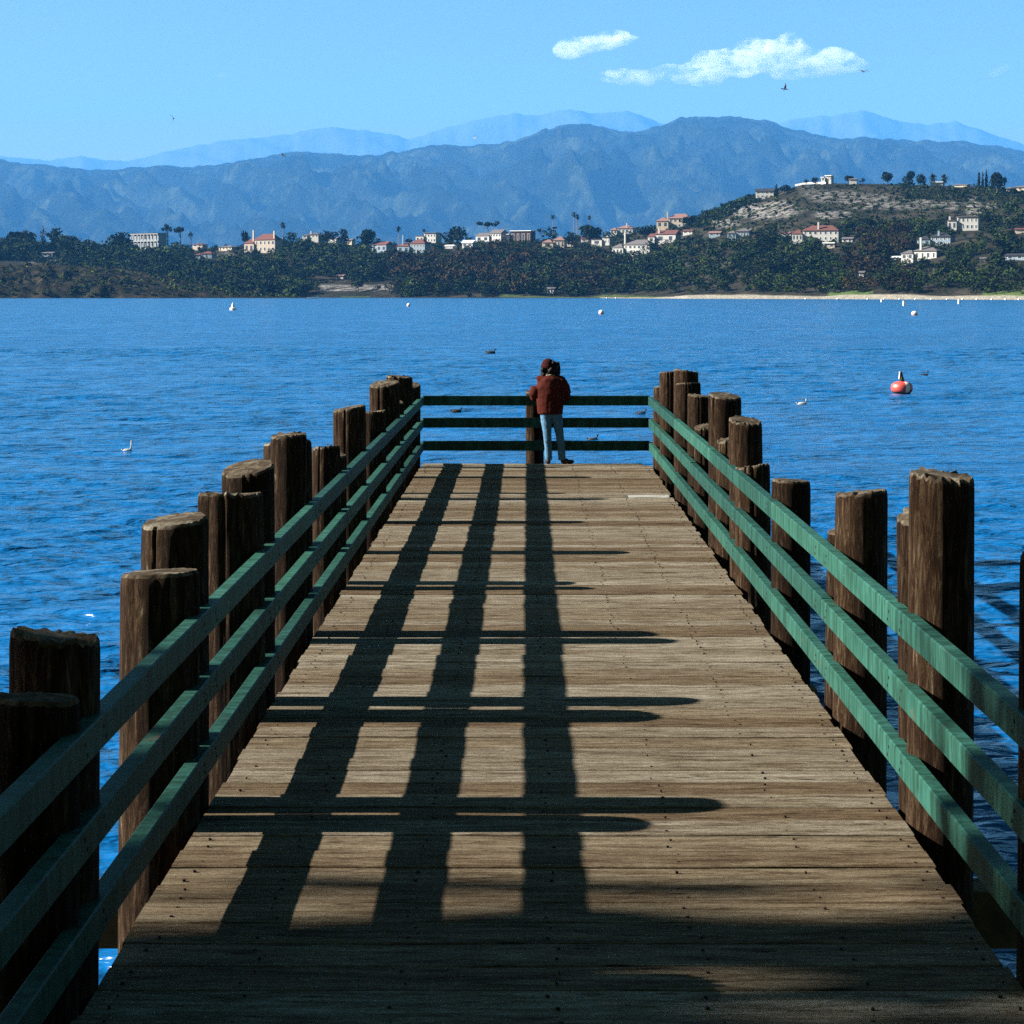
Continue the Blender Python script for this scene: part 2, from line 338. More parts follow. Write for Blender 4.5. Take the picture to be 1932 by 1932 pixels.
mm1=mountain_mat('near_mountain_scrub',[(0.002,0.0035,0.002),(0.010,0.013,0.008),(0.042,0.052,0.028)],0.0018)
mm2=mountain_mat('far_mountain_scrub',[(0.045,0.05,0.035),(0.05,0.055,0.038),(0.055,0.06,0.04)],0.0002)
mountains('near_mountains',NEAR,17000,25500,0.62,620,170,mm1,1.7,1/950.)
mountains('far_mountains',FAR,46000,56000,0.35,300,40,mm2,6.1,1/4500.)

# ------------------------------------------------------------------ far shore terrain
CREST=[(-300,468),(0,472),(120,474),(244,468),(365,472),(460,464),(600,456),(700,464),(850,458),(950,454),(1050,454),(1130,448),(1200,438),(1260,428),(1310,416),(1350,399),(1400,380),(1440,370),(1480,359),(1510,350),(1560,346),(1650,347),(1750,350),(1850,353),(1900,356),(1932,358),(2200,368)]
def ds_of(px): return float(np.interp(px,[-300,0,600,1100,1300,1932,2200],[2450,2400,2250,2080,1800,1480,1400]))
def dc_of(px): return float(np.interp(px,[-300,700,1200,1500,1932,2200],[2950,2800,2750,2600,2400,2300]))
def ground_z(px, d):
    ds,dc=ds_of(px),dc_of(px); t=(d-ds)/(dc-ds); zc=wz(float(interp(px,CREST)),dc)
    if t<0: return ZW-1.5+0*t if t<-0.02 else ZW-0.3
    x=wx(px,d)
    n=noise.fractal(Vector((x*0.006,d*0.006,2)),1.0,2.0,4)
    if t<=1:
        zt=ZW+0.1+(zc-ZW)*(0.10*min(1,t*8)*0.35+ (t**1.15)*(1-0.035))
        return zt+n*min(t*6,1)*(1-t)*zc*0.16
    return zc-(t-1)*zc*1.2+n*2
def locate(px, py):
    ds,dc=ds_of(px),dc_of(px); best=None
    for i in range(141):
        d=ds+(dc-ds)*i/140; z=ground_z(px,d); y=CY-(z-HC)/d*F
        if y<=py: return d,z
    return dc, ground_z(px,dc)
# bare earth and rock patches (px, py, rx, ry, strength)
BARE=[(1440,398,62,14,1),(1365,422,28,8,1),(1475,392,30,12,.8),(1408,437,16,6,.9),(1570,405,34,7,1),(1640,380,60,14,.7),(1580,372,50,12,.6),(1700,385,70,10,.7),(1838,390,16,18,1),(1860,388,22,6,.8),(1790,388,22,8,.8),(1530,362,20,10,.4),(1270,500,30,6,.4),(1373,492,16,8,.5),(90,488,60,8,.5),(200,492,60,6,.4),(420,480,20,6,.5),(140,478,40,4,.5)]
def shore_mat():
    m,nt,b=new_mat('shore_ground'); mp=mapping(nt,(1,1,1)); g=noise_n(nt,mp,0.02,8,0.7); g2=noise_n(nt,mp,0.09,6,0.7)
    r=ramp(nt,[(0.36,(0.005,0.006,0.003)),(0.5,(0.013,0.012,0.007)),(0.66,(0.034,0.028,0.019))]); nt.links.new(g.outputs[0], r.inputs[0])
    at=N(nt,'ShaderNodeAttribute'); at.attribute_name='bare'
    rb=ramp(nt,[(0.36,(0.012,0.010,0.008)),(0.48,(0.07,0.065,0.058)),(0.6,(0.16,0.152,0.142))]); nt.links.new(g2.outputs[0], rb.inputs[0])
    mu=N(nt,'ShaderNodeMath',operation='MULTIPLY'); nt.links.new(at.outputs['Fac'], mu.inputs[0])
    rr=ramp(nt,[(0.40,(0.25,0.25,0.25)),(0.55,(1,1,1))]); nt.links.new(g2.outputs[0], rr.inputs[0]); nt.links.new(rr.outputs[0], mu.inputs[1])
    c=mixc(nt,mu.outputs[0],r.outputs[0],rb.outputs[0])
    a2=N(nt,'ShaderNodeAttribute'); a2.attribute_name='lawn'
    c=mixc(nt,a2.outputs['Fac'],c,(0.045,0.068,0.018))
    a3=N(nt,'ShaderNodeAttribute'); a3.attribute_name='sand'
    c=mixc(nt,a3.outputs['Fac'],c,(0.17,0.155,0.125))
    nt.links.new(c,b.inputs['Base Color']); b.inputs['Roughness'].default_value=1; b.inputs['Specular IOR Level'].default_value=0.05
    bump(nt,b,g2.outputs[0],1.0,4); return m
M['shore']=shore_mat()
def far_shore():
    pxs=np.arange(-220,2160,5.0); ts=np.concatenate([[-0.05,-0.01],np.linspace(0,0.1,14),np.linspace(0.11,1.0,90),[1.05,1.15,1.4,1.9]])
    ny,nx=len(ts),len(pxs); V=np.zeros((ny,nx,3)); bare=np.zeros((ny,nx)); lawn=np.zeros((ny,nx)); sand=np.zeros((ny,nx))
    for a,px in enumerate(pxs):
        ds,dc=ds_of(px),dc_of(px)
        for b,t in enumerate(ts):
            d=ds+(dc-ds)*t; z=ground_z(px,d); V[b,a]=(wx(px,d),d,z); py=CY-(z-HC)/d*F
            for (bx,by,rx,ry,s) in BARE:
                q=((px-bx)/rx)**2+((py-by)/ry)**2
                if q<2: bare[b,a]=max(bare[b,a], s*min(1,max(0,1.6-q)/0.9))
            if px>1130 and -0.06<t<0.028*min(1,(px-1130)/300+0.35): sand[b,a]=1
            elif 640<px<700 and 0.0<t<0.02: lawn[b,a]=.5
            if px>1560 and 0.02<t<0.055 and (1560<px<1650 or px>1850): lawn[b,a]=1
            q=((px-1468)/26)**2+((py-517)/9)**2
            if q<1.2: lawn[b,a]=1
            if 940<px<1260 and 0.015<t<0.05: lawn[b,a]=.6
            if ((px-600-75)/75)**2<1 and 537<py<549: bare[b,a]=1
    i=(np.arange(ny-1)[:,None]*nx+np.arange(nx-1)[None,:]).ravel()
    o=np_mesh('far_shore', V.reshape(-1,3), np.stack([i,i+1,i+nx+1,i+nx],1), M['shore'], smooth=True); tag(o, kind='structure')
    for nm,arr in (('bare',bare),('lawn',lawn),('sand',sand)):
        at=o.data.attributes.new(nm,'FLOAT','POINT'); at.data.foreach_set('value', arr.ravel().astype(np.float32))
far_shore()
BL=[(-300,496),(0,500),(100,500),(212,504),(312,522),(380,538),(440,552),(520,559.0),(580,561)]
def headland():
    m,nt,b=new_mat('bluff_earth'); mp=mapping(nt,(1,1,0.35)); g=noise_n(nt,mp,0.05,8,0.72)
    r=ramp(nt,[(0.40,(0.003,0.003,0.0015)),(0.50,(0.010,0.0095,0.004)),(0.60,(0.022,0.017,0.009)),(0.72,(0.06,0.045,0.028))]); nt.links.new(g.outputs[0], r.inputs[0])
    nt.links.new(r.outputs[0], b.inputs['Base Color']); b.inputs['Roughness'].default_value=1; b.inputs['Specular IOR Level'].default_value=0.03; bump(nt,b,g.outputs[0],1.0,6)
    pxs=np.arange(-250,586,4.0); ts=np.concatenate([[-0.05],np.linspace(0,1,40),[1.2]]); V=[]
    for t in ts:
        for px in pxs:
            d0=2050; d1=2230; d=d0+(d1-d0)*t+12*noise.noise(Vector((px*0.03,0,5))); zc=wz(float(interp(px,BL)),d1)
            n=noise.fractal(Vector((px*0.04,t*2.2,1)),1.0,2.0,4)
            z=ZW-0.8 if t<0 else (ZW+0.2+(zc-ZW)*(min(1,t*9)*0.22+0.78*t**0.9)+n*zc*0.14*math.sin(PI*min(1,t)) if t<=1 else zc*0.6)
            V.append((wx(px,d),d,z))
    ny,nx=len(ts),len(pxs); i=(np.arange(ny-1)[:,None]*nx+np.arange(nx-1)[None,:]).ravel()
    o=np_mesh('headland', np.array(V), np.stack([i,i+1,i+nx+1,i+nx],1), m, smooth=True); tag(o, kind='structure')
headland()
def bl_ground(px, t):
    d=2050+180*t+12*noise.noise(Vector((px*0.03,0,5))); zc=wz(float(interp(px,BL)),2230)
    return d, ZW+0.2+(zc-ZW)*(min(1,t*9)*0.22+0.78*t**0.9)+noise.fractal(Vector((px*0.04,t*2.2,1)),1.0,2.0,4)*zc*0.14*math.sin(PI*min(1,t))

# ------------------------------------------------------------------ houses on the far shore
wallm={'white':plain('white_stucco',(0.27,0.265,0.245),0.8,0.08),'cream':plain('cream_stucco',(0.31,0.26,0.19),0.8,0.08),'tan':plain('tan_stucco',(0.24,0.20,0.16),0.8,0.1),
       'blue':plain('blue_grey_siding',(0.13,0.17,0.20),0.8,0.1),'brown':plain('brown_cladding',(0.03,0.015,0.011),0.8,0.2)}
roofm={'red':plain('red_tile',(0.075,0.032,0.026),0.85,0.25),'grey':plain('grey_shingle',(0.07,0.064,0.064),0.9,0.2),'dark':plain('dark_shingle',(0.02,0.02,0.024),0.9,0.2),'white':plain('white_roof',(0.6,0.6,0.58),0.7,0.05),'pink':plain('faded_tile',(0.13,0.075,0.065),0.85,0.2)}
M['glass']=plain('dark_window_glass',(0.025,0.035,0.05),0.15,0.1)
M['trim']=plain('white_trim',(0.65,0.64,0.60),0.6,0.05)
HR=[]   # pixel boxes kept free of woodland
def hip_roof(x0,x1,y0,y1,z,h,gable,ov=0.8):
    mb=MB(); x0-=ov;x1+=ov;y0-=ov;y1+=ov; ym=(y0+y1)/2; k=0.02 if gable else min((x1-x0)/2*0.8,(y1-y0)/2)
    vs=[(x0,y0,z),(x1,y0,z),(x1,y1,z),(x0,y1,z),(x0+k,ym,z+h),(x1-k,ym,z+h),(x0,y0,z-.35),(x1,y0,z-.35),(x1,y1,z-.35),(x0,y1,z-.35)]
    return mb.add(vs,[(0,1,5,4),(1,2,5),(2,3,4,5),(3,0,4),(0,6,7,1),(1,7,8,2),(2,8,9,3),(3,9,6,0),(6,9,8,7)])
def house(px0,px1,ytop,ybase,wall,roof,label,kind='hip',storeys=1,chim=(),nwin=4,wing=0.4,rz=None,sink=2.0,cat='house'):
    HR.append((px0,px1,ytop,ybase)); pc=(px0+px1)/2; d,z=locate(pc,ybase+1.5)
    if d>=dc_of(pc)-1: d=dc_of(pc)-6
    z=wz(ybase,d); W=(px1-px0)*d/F; H=(ybase-ytop)*d/F; D=max(8,min(W*0.7,14))
    if rz is None: rz=-0.25-0.4*random.Random(int(px0)).random()
    t=empty('house',(wx(pc,d),d+D/2,z),rz); tag(t,label,cat,'houses on the far shore')
    rh=H*(0.32 if kind!='flat' else 0.0); wh=H-rh
    ww=W*wing; x0,x1=-W/2,W/2; xm=x0+ww
    wb=MB(); wb.box(xm,x1,-D/2,D/2,-sink-8,wh); wb.build('wall',wallm[wall],t)
    if wing>0:
        wh2=wh*0.72; w2=MB(); w2.box(x0,xm-0.003,-D/2-2.0,D/2-1,-sink-8,wh2); w2.build('wall',wallm[wall],t)
    if kind=='flat':
        r=MB(); r.box(xm-.6,x1+.6,-D/2-1.2,D/2+.6,wh+.003,wh+.7); r.build('roof',roofm[roof],t)
        if wing>0: r=MB(); r.box(x0-.5,xm-.61,-D/2-2.8,D/2-1,wh2+.003,wh2+.5); r.build('roof',roofm[roof],t)
    else:
        hip_roof(xm,x1,-D/2,D/2,wh+.01,rh,kind=='gable').build('roof',roofm[roof],t)
        if wing>0: hip_roof(x0,xm-.8,-D/2-2,D/2-1,wh2+.01,rh*0.8,kind=='gable',0.6).build('roof',roofm[roof],t)
    for (cp,ct) in chim:
        cx=(cp-pc)*d/F; c=MB(); c.box(cx-.8,cx+.8,-D/2+.6,-D/2+2.2,0,(ybase-ct)*d/F); c.build('chimney',wallm['cream' if wall=='tan' else wall],t)
    rs=random.Random(int(px0*7+ybase))
    for s in range(storeys):
        hz_=wh/storeys
        for k in range(nwin):
            cx=xm+(x1-xm)*(k+.5)/nwin; w_=(x1-xm)/nwin*rs.uniform(.38,.66); zb=hz_*s+hz_*.22; zt=hz_*s+hz_*.78
            f=MB(); yy=-D/2-.12
            f.box(cx-w_/2,cx+w_/2,yy,-D/2+.05,zb,zb+.15); f.box(cx-w_/2,cx+w_/2,yy,-D/2+.05,zt-.15,zt)
            f.box(cx-w_/2,cx-w_/2+.15,yy,-D/2+.05,zb+.15,zt-.15); f.box(cx+w_/2-.15,cx+w_/2,yy,-D/2+.05,zb+.15,zt-.15)
            wo_=f.build('window',M['trim'],t); p=MB(); p.box(cx-w_/2+.15,cx+w_/2-.15,-D/2-.06,-D/2-.004,zb+.15,zt-.15); p.build('pane',M['glass'],wo_)
    if wing>0:
        nw=max(1,nwin//2)
        for k in range(nw):
            cx=x0+ww*(k+.5)/nw; w_=ww/nw*.45; f=MB(); f.box(cx-w_/2,cx+w_/2,-D/2-2.1,-D/2-2.004,wh2*.25,wh2*.75); f.build('window',M['glass'],t)
    return t
BIG=house(244,315,441,469,'blue','dark','large blue-grey columned building among trees on left shore','flat',2,(),7,0.0,cat='building')
def add_columns(t):
    W=(315-244)*locate(280,469)[0]/F; H=(469-441)*locate(280,469)[0]/F; D=max(8,min(W*.7,14))
    for i in range(9):
        x=-W/2+W*i/8; mb=MB(); mb.box(x-.35,x+.35,-D/2-2.2,-D/2-1.6,-6,H*.98); mb.build('column',wallm['white'],t)
    for z in (H*.48,H*.96): mb=MB(); mb.box(-W/2-.4,W/2+.4,-D/2-2.3,-D/2-.2,z,z+.6); mb.build('balcony_slab',wallm['white'],t)
add_columns(BIG)
house(79,103,475,483,'blue','grey','tiny grey-roofed shed among bushes on the left headland','gable',1,(),2,0.0,cat='shed')
house(365,388,459,466,'tan','red','small red-roofed house just right of the blue-grey columned building','hip',1,(),2,0.0)
house(372,404,474,487,'blue','red','low red-roofed house tucked below its neighbour at left, dark walls','hip',1,(),3,0.3)
house(415,446,463,472,'cream','grey','long low cream house left of the tan villa','hip',1,(),4,0.0)
house(461,531,441,476,'tan','red','tan two-storey villa with red tile roof and two chimneys','hip',2,((479,434),(528,436)),5,0.32)
house(574,606,439,449,'white','grey','small white house on crest right of the tan villa','hip',1,((590,436),),3,0.3)
house(704,738,455,475,'blue','red','red-roofed house in shade, just right of the big round tree','gable',1,(),3,0.0)
house(752,810,451,477,'blue','red','wide house with orange-red roofs and white chimney','hip',2,((762,443),),5,0.45)
house(788,830,440,458,'white','grey','white stepped house behind the orange-red roofed one','flat',2,(),4,0.4)
house(874,896,453,467,'white','white','little white house below the broad dark tree','gable',1,(),2,0.0)
house(900,957,433,456,'white','grey','white house with long grey roof below the leaning pine','gable',2,(),4,0.55)
house(960,1008,436,458,'brown','white','flat white-roofed house with dark brown glass front','flat',1,(),4,0.12)
house(1026,1068,446,468,'cream','pink','cream house with faded pink roof under the tall palms','hip',1,(),3,0.5)
house(1121,1157,448,462,'white','grey','low white garage with a square tower at its right','flat',1,((1152,445),),3,0.6)
house(1155,1198,425,442,'white','pink','white house with pinkish roof, above the big grey-roofed one','hip',1,((1186,421),),4,0.3)
house(1158,1237,452,481,'white','grey','large white house with wide grey hip roof, nearest the woods','hip',2,((1183,438),),6,0.3)
house(1227,1283,434,458,'white','red','white house with long red roof and one chimney','gable',1,((1248,431),),2,0.25)
house(1242,1306,403,430,'cream','pink','tall cream villa stepping up the foot of the right hill','hip',2,((1262,400),),5,0.35)
house(1429,1463,355,373,'white','dark','white house with dark roof alone on hill shoulder, beside a cypress','gable',2,(),4,0.0)
house(1553,1572,332,342,'white','white','small white house on the flat hilltop','flat',1,(),3,0.4)
house(1377,1418,430,449,'blue','grey','grey-walled house with brownish roof below the pale scree','hip',1,(),4,0.4)
house(1500,1588,425,455,'white','red','longest white house with red tile roof, middle of the hill','hip',2,((1549,419),),7,0.22)
house(1556,1578,459,468,'cream','white','bright cream hut under the longest red-roofed house','flat',1,(),2,0.0)
house(1794,1851,409,434,'white','grey','white house with two tall ends, below the pale rock','flat',2,((1797,408),(1846,409)),5,0.3)
house(1738,1801,438,464,'blue','dark','dark-roofed house above the white one with a thin chimney','hip',2,((1778,436),),5,0.4)
house(1709,1779,465,490,'white','grey','white house with grey hip roof and thin tall chimney','hip',1,((1746,448),),4,0.35)
house(1758,1781,344,351,'white','white','small white hilltop house beneath the two palms','flat',1,(),3,0.0)
house(1904,1945,350,360,'cream','grey','cream house at right frame edge on the hilltop','hip',1,(),3,0.3)
house(1030,1051,542,553,'white','grey','small open park pavilion by the water','gable',1,(),3,0.0,cat='pavilion')
house(635,651,518,525,'tan','pink','tiny brown-roofed hut in the woods above the boat ramp','gable',1,(),2,0.0,cat='hut')
for a in ((617,640,447,456,'white','grey','low white house left of the rounder crest trees'),(653,668,450,459,'cream','grey','tiny cream house left of the skyline gap'),
 (841,858,462,468,'white','white','low white garden building under the white stepped house'),(1071,1083,455,464,'cream','pink','tiny cream house at the foot of the tallest palm'),
 (1098,1112,447,456,'white','red','small white house with red roof right of the tall palms'),(1291,1310,433,441,'white','red','small white red-roofed house right of the long red roof'),
 (1340,1362,436,446,'blue','pink','small house in shade left of the brownish-roofed one'),(1478,1497,437,446,'tan','pink','tan house just left of the longest red-roofed house'),
 (1592,1612,447,457,'white','grey','small pale house right of the longest red-roofed house'),(1686,1708,483,490,'white','white','white terrace building left of the thin-chimney house'),
 (1852,1862,485,494,'white','grey','tiny white hut alone in the trees at right'),(1918,1945,430,438,'cream','red','red-roofed house at the right frame edge, mid hill'),
 (1903,1940,478,490,'blue','dark','dark blue-grey house at the right frame edge above the beach'),(1604,1618,336,343,'white','grey','small white house between hilltop trees'),
 (1805,1830,347,352,'cream','grey','low cream house left of the three cypresses'),(1624,1633,511,521,'white','grey','narrow white hut among the trees above the beach')):
    house(*a[:6],a[6],'gable',1,(),2,0.0)
# pale retaining wall on the hill edge, driveway, stair
def strip(name, pts, wid, mat, label=None, cat=None, kind=None, h=0.0):
    mb=MB(); P=[]
    for (px,py) in pts:
        d,z=locate(px,py); P.append(Vector((wx(px,d),d,z+0.8)))
    for a,b in zip(P[:-1],P[1:]):
        n=Vector((0,wid,wid*0.12)); mb.add([a,b,b+n,a+n,a+Vector((0,0,h)),b+Vector((0,0,h)),b+n+Vector((0,0,h)),a+n+Vector((0,0,h))],[(0,1,5,4),(4,5,6,7),(1,2,6,5),(3,0,4,7),(2,3,7,6)])
    o=mb.build(name,mat); tag(o,label,cat,None,kind); return o
M['concrete']=plain('pale_concrete',(0.24,0.23,0.21),0.9,0.1)
strip('retaining_wall',[(1500,351),(1520,349.5),(1540,349),(1558,349)],1.0,M['concrete'],'long pale retaining wall along the left edge of the hilltop','wall',h=2.2)
strip('path',[(1471,487),(1482,489),(1488,498),(1493,508),(1496,515)],12,M['concrete'],kind='structure',h=0.3)

# ------------------------------------------------------------------ foliage: leaf clumps as small folded faces through the crown
def crown_arrays(kind, seed, n):
    """unit-size crown (height 1, base z=0): vertices (n*4,3), quads"""
    rng=np.random.RandomState(seed); P=[]; 
    if kind=='round':
        lobes=[(rng.normal(0,.16),rng.normal(0,.16),rng.uniform(.38,.80),rng.uniform(.16,.27)) for _ in range(9)]+[(0,0,.55,.30)]
    elif kind=='bush': lobes=[(rng.uniform(-.45,.45),rng.uniform(-.3,.3),rng.uniform(.2,.55),rng.uniform(.22,.42)) for _ in range(8)]
    elif kind=='tall': lobes=[(rng.normal(0,.09),rng.normal(0,.09),.2+.07*i,rng.uniform(.12,.2)) for i in range(11)]
    elif kind=='pine': lobes=[(rng.uniform(-.34,.34),rng.uniform(-.25,.25),rng.uniform(.70,.90),rng.uniform(.08,.15)) for i in range(8)]
    elif kind=='cypress': lobes=[(0,0,.06+.082*i,.085*(1-(i/11.)**2.2)+.012) for i in range(12)]
    elif kind=='bare': lobes=[(rng.uniform(-.3,.3),rng.uniform(-.3,.3),rng.uniform(.35,.85),rng.uniform(.10,.22)) for i in range(10)]
    w=np.array([l[3]**2 for l in lobes]); w/=w.sum(); idx=rng.choice(len(lobes),n,p=w)
    L=np.array(lobes)[idx]; v=rng.normal(size=(n,3)); v/=np.linalg.norm(v,axis=1)[:,None]; rad=L[:,3]*rng.uniform(.45,1.0,n)**.5
    zs=1.5 if kind in('cypress',) else .85
    c=L[:,:3]+v*rad[:,None]*np.array([1,1,zs])
    s={'round':.055,'bush':.085,'tall':.045,'pine':.040,'cypress':.05,'bare':.030}[kind]
    s*=max(1.0,(160.0/n)**.5)
    a=rng.normal(size=(n,3)); a/=np.linalg.norm(a,axis=1)[:,None]; b=np.cross(a,rng.normal(size=(n,3))); b/=np.linalg.norm(b,axis=1)[:,None]
    sz=s*rng.uniform(.5,1.35,n)[:,None]
    q=np.stack([c-a*sz-b*sz*.7,c+a*sz-b*sz*.5,c+a*sz*.8+b*sz*.7,c-a*sz*.9+b*sz*.6],1)
    V=q.reshape(-1,3); V[:,2]=np.maximum(V[:,2],0.0)
    return V, np.arange(n*4).reshape(n,4)
CACHE={}
def crown_mesh(kind, seed, n, mat):
    k=(kind,seed,n,mat.name)
    if k not in CACHE:
        V,Q=crown_arrays(kind,seed,n); o=np_mesh('crown',V,Q,mat); CACHE[k]=o.data; bpy.data.objects.remove(o)
    return CACHE[k]
def tree(px, ytop, ybase, wpx, kind, label, mat='fol_dark', name='tree', trunk=None, group='trees along the far shore', n=420, cat='tree', dd=0):
    d,z=locate(px,ybase); d+=dd; z=wz(ybase,d); H=(ybase-ytop)*d/F; W=wpx*d/F
    t=empty(name,(wx(px,d),d,z)); tag(t,label,cat,group)
    unit={'round':.86,'bush':1.35,'tall':.5,'pine':.85,'cypress':.19,'bare':.9}[kind]
    c=bpy.data.objects.new('crown',crown_mesh(kind,random.randint(0,4),n,M[mat])); link(c,t); c.scale=(W/unit,W/unit,H); c.rotation_euler.z=random.uniform(0,6)
    mb=MB(); rr=max(.25,H*.028)
    mb.tube([(0,0,-3),(rr*.6,0,H*.3),(0,rr,H*.6),(rr,0,H*.86)],[rr*1.4,rr,rr*.7,rr*.25],6)
    for k in range(4):
        a=k*1.6+1; mb.tube([(0,0,H*(.3+.08*k)),(math.cos(a)*W*.3,math.sin(a)*W*.3,H*(.58+.09*k))],[rr*.5,rr*.15],5)
    mb.build('trunk',M['bark'],t); return t
def palm(px, ytop, ybase, wpx, label):
    d,z=locate(px,ybase); z=wz(ybase,d); H=(ybase-ytop)*d/F; W=wpx*d/F
    t=empty('palm_tree',(wx(px,d),d,z)); tag(t,label,'palm tree','palms on the far shore')
    mb=MB(); top=H-W*.5; mb.tube([(0,0,-6),(.1,0,top*.5),(0,0,top)],[.5,.36,.42],7); mb.build('trunk',M['palebark'],t)
    fr=MB(); rs=random.Random(int(px))
    for k in range(46):
        a=rs.uniform(0,2*PI); el=rs.uniform(-1.1,1.35); L=W*.55*rs.uniform(.8,1.05); w_=L*.13
        u=Vector((math.cos(a),math.sin(a),0)); pts=[]
        for j in range(4):
            q=j/3.; pts.append(Vector((0,0,top))+u*L*q*math.cos(el)+Vector((0,0,L*q*math.sin(el)-L*.28*q*q)))
        sd=u.cross(Vector((0,0,1))); vs=[]
        for j,p in enumerate(pts):
            ww=w_*[.3,1,.8,.1][j]; vs+= [p-sd*ww-Vector((0,0,ww*.5)),p,p+sd*ww-Vector((0,0,ww*.5))]
        fr.add(vs,[(j*3+i,j*3+i+1,j*3+i+4,j*3+i+3) for j in range(3) for i in range(2)])
    fr.build('crown',M['fol_dark'],t); return t
palm(534,416,446,15,'palm with shaggy round head behind the tan villa')
palm(752,424,452,14,'single palm over the wide orange-red roofed house')
palm(800,429,450,10,'short palm rising beside the white stepped house')
palm(1043,403,448,12,'leftmost of the tall slender palms at centre shore')
palm(1083,397,448,13,'tallest palm at the centre, touching a slightly shorter one')
palm(1089,402,449,12,'palm close against the tallest palm, on its right')
palm(1112,404,446,11,'right palm of the tall slender group at centre')
palm(878,436,460,13,'squat palm right of the broad dark tree')
palm(1760,324,349,20,'left one of two spreading palms on the hilltop')
palm(1781,325,349,21,'right one of two spreading palms on the hilltop')
palm(1523,380+8,396,7,'tiny palm on the bare slope')
T=tree
T(42,428,476,56,'round','big dark tree with pointed top at far left',n=700)
T(104,432,478,32,'tall','dense upright tree right of the thin bare one',n=500)
T(80,424,470,20,'bare','thin leafless tree between two dense ones at left','fol_brown',n=90)
T(139,444,480,36,'round','sloping dark tree before the gap at left')
T(164,451,480,20,'round','small round tree at the left gap',n=260)
T(226,437,478,42,'round','tall dark tree against the left end of blue-grey columned building',n=600)
T(316,422,462,23,'pine','left one of two flat-topped pines by the columned building',name='pine_tree',n=300)
T(340,424,462,27,'pine','right one of two flat-topped pines by the columned building',name='pine_tree',n=340)
T(360,436,464,11,'pine','slim small pine right of the flat-topped pair',name='pine_tree',n=140)
T(462,434,468,16,'round','round tree touching the tan villa on its left')
T(622,434,462,30,'round','dark tree right of the small white crest house')
T(650,432,464,20,'tall','pointed tree left of the skyline gap')
T(694,431,476,34,'round','big round dark tree left of the red roofs',n=600)
T(856,427,462,36,'round','broad dark tree between the white houses',n=600)
T(920,417,444,40,'pine','leaning broad pine over the long grey roof',name='pine_tree',n=420)
T(1020,427,456,15,'pine','small umbrella-shaped tree beside the flat white roof',name='pine_tree',n=160)
T(1078,436,466,22,'round','round dark tree at the palm feet','fol_dark')
T(1112,424,462,50,'round','wide dark grove tree right of the tall palms',n=600)
T(1216,424,452,32,'round','dark tree between the white houses near the hill foot')
T(1300,406,430,30,'round','dark tree behind the tall cream villa')
T(1465,346,372,7,'cypress','single cypress beside the dark-roofed hill house',name='cypress_tree',n=200)
T(1485,349,366,26,'round','round bush-like tree left of the retaining wall')
T(1521,338,350,12,'round','small tree above the left end of the retaining wall',n=200)
T(1538,334,349,18,'round','dark tree left of the hilltop white house',n=260)
T(1600,328,347,22,'round','dark tree right of the hilltop white house')
T(1627,334,348,12,'round','small tree at the middle of the flat hilltop',n=200)
T(1675,323,349,24,'round','dome-shaped dark tree on the hilltop',n=500)
T(1717,322,352,19,'tall','upright tree at left of a touching pair on the hilltop',n=500)
T(1736,325,353,22,'round','rounder tree at right of a touching pair on the hilltop',n=500)
T(1847,320,354,5,'cypress','leftmost of three thin cypresses on the hilltop',name='cypress_tree',n=220)
T(1854,322,354,4.5,'cypress','middle one of three thin cypresses on the hilltop',name='cypress_tree',n=200)
T(1861,318,354,5,'cypress','rightmost of three thin cypresses, by the big tree',name='cypress_tree',n=220)
T(1881,319,366,34,'round','tallest leafy tree on the hilltop, right of the cypresses',n=800)
T(1912,352,372,20,'round','low tree below the hilltop house at the right edge')
T(558,527,561,48,'bush','bright green willow bush at the water edge','fol_bright',name='willow_bush',n=500,cat='bush')
T(500,520,560,46,'bush','darker round bush at water left of the bright willow','fol_mid',name='bush',n=500,cat='bush')
T(676,524,551,30,'round','lone tree in front of the pale boat ramp car park','fol_mid',n=300)
T(712,534,550,14,'round','small tree on the pale car park','fol_mid',n=200)
T(727,533,549,8,'round','narrow little tree at right of the car park','fol_mid',n=120)
T(1015,520,556,30,'bare','pale leafless tree hanging over the shore left of the pavilion','fol_brown',n=260)
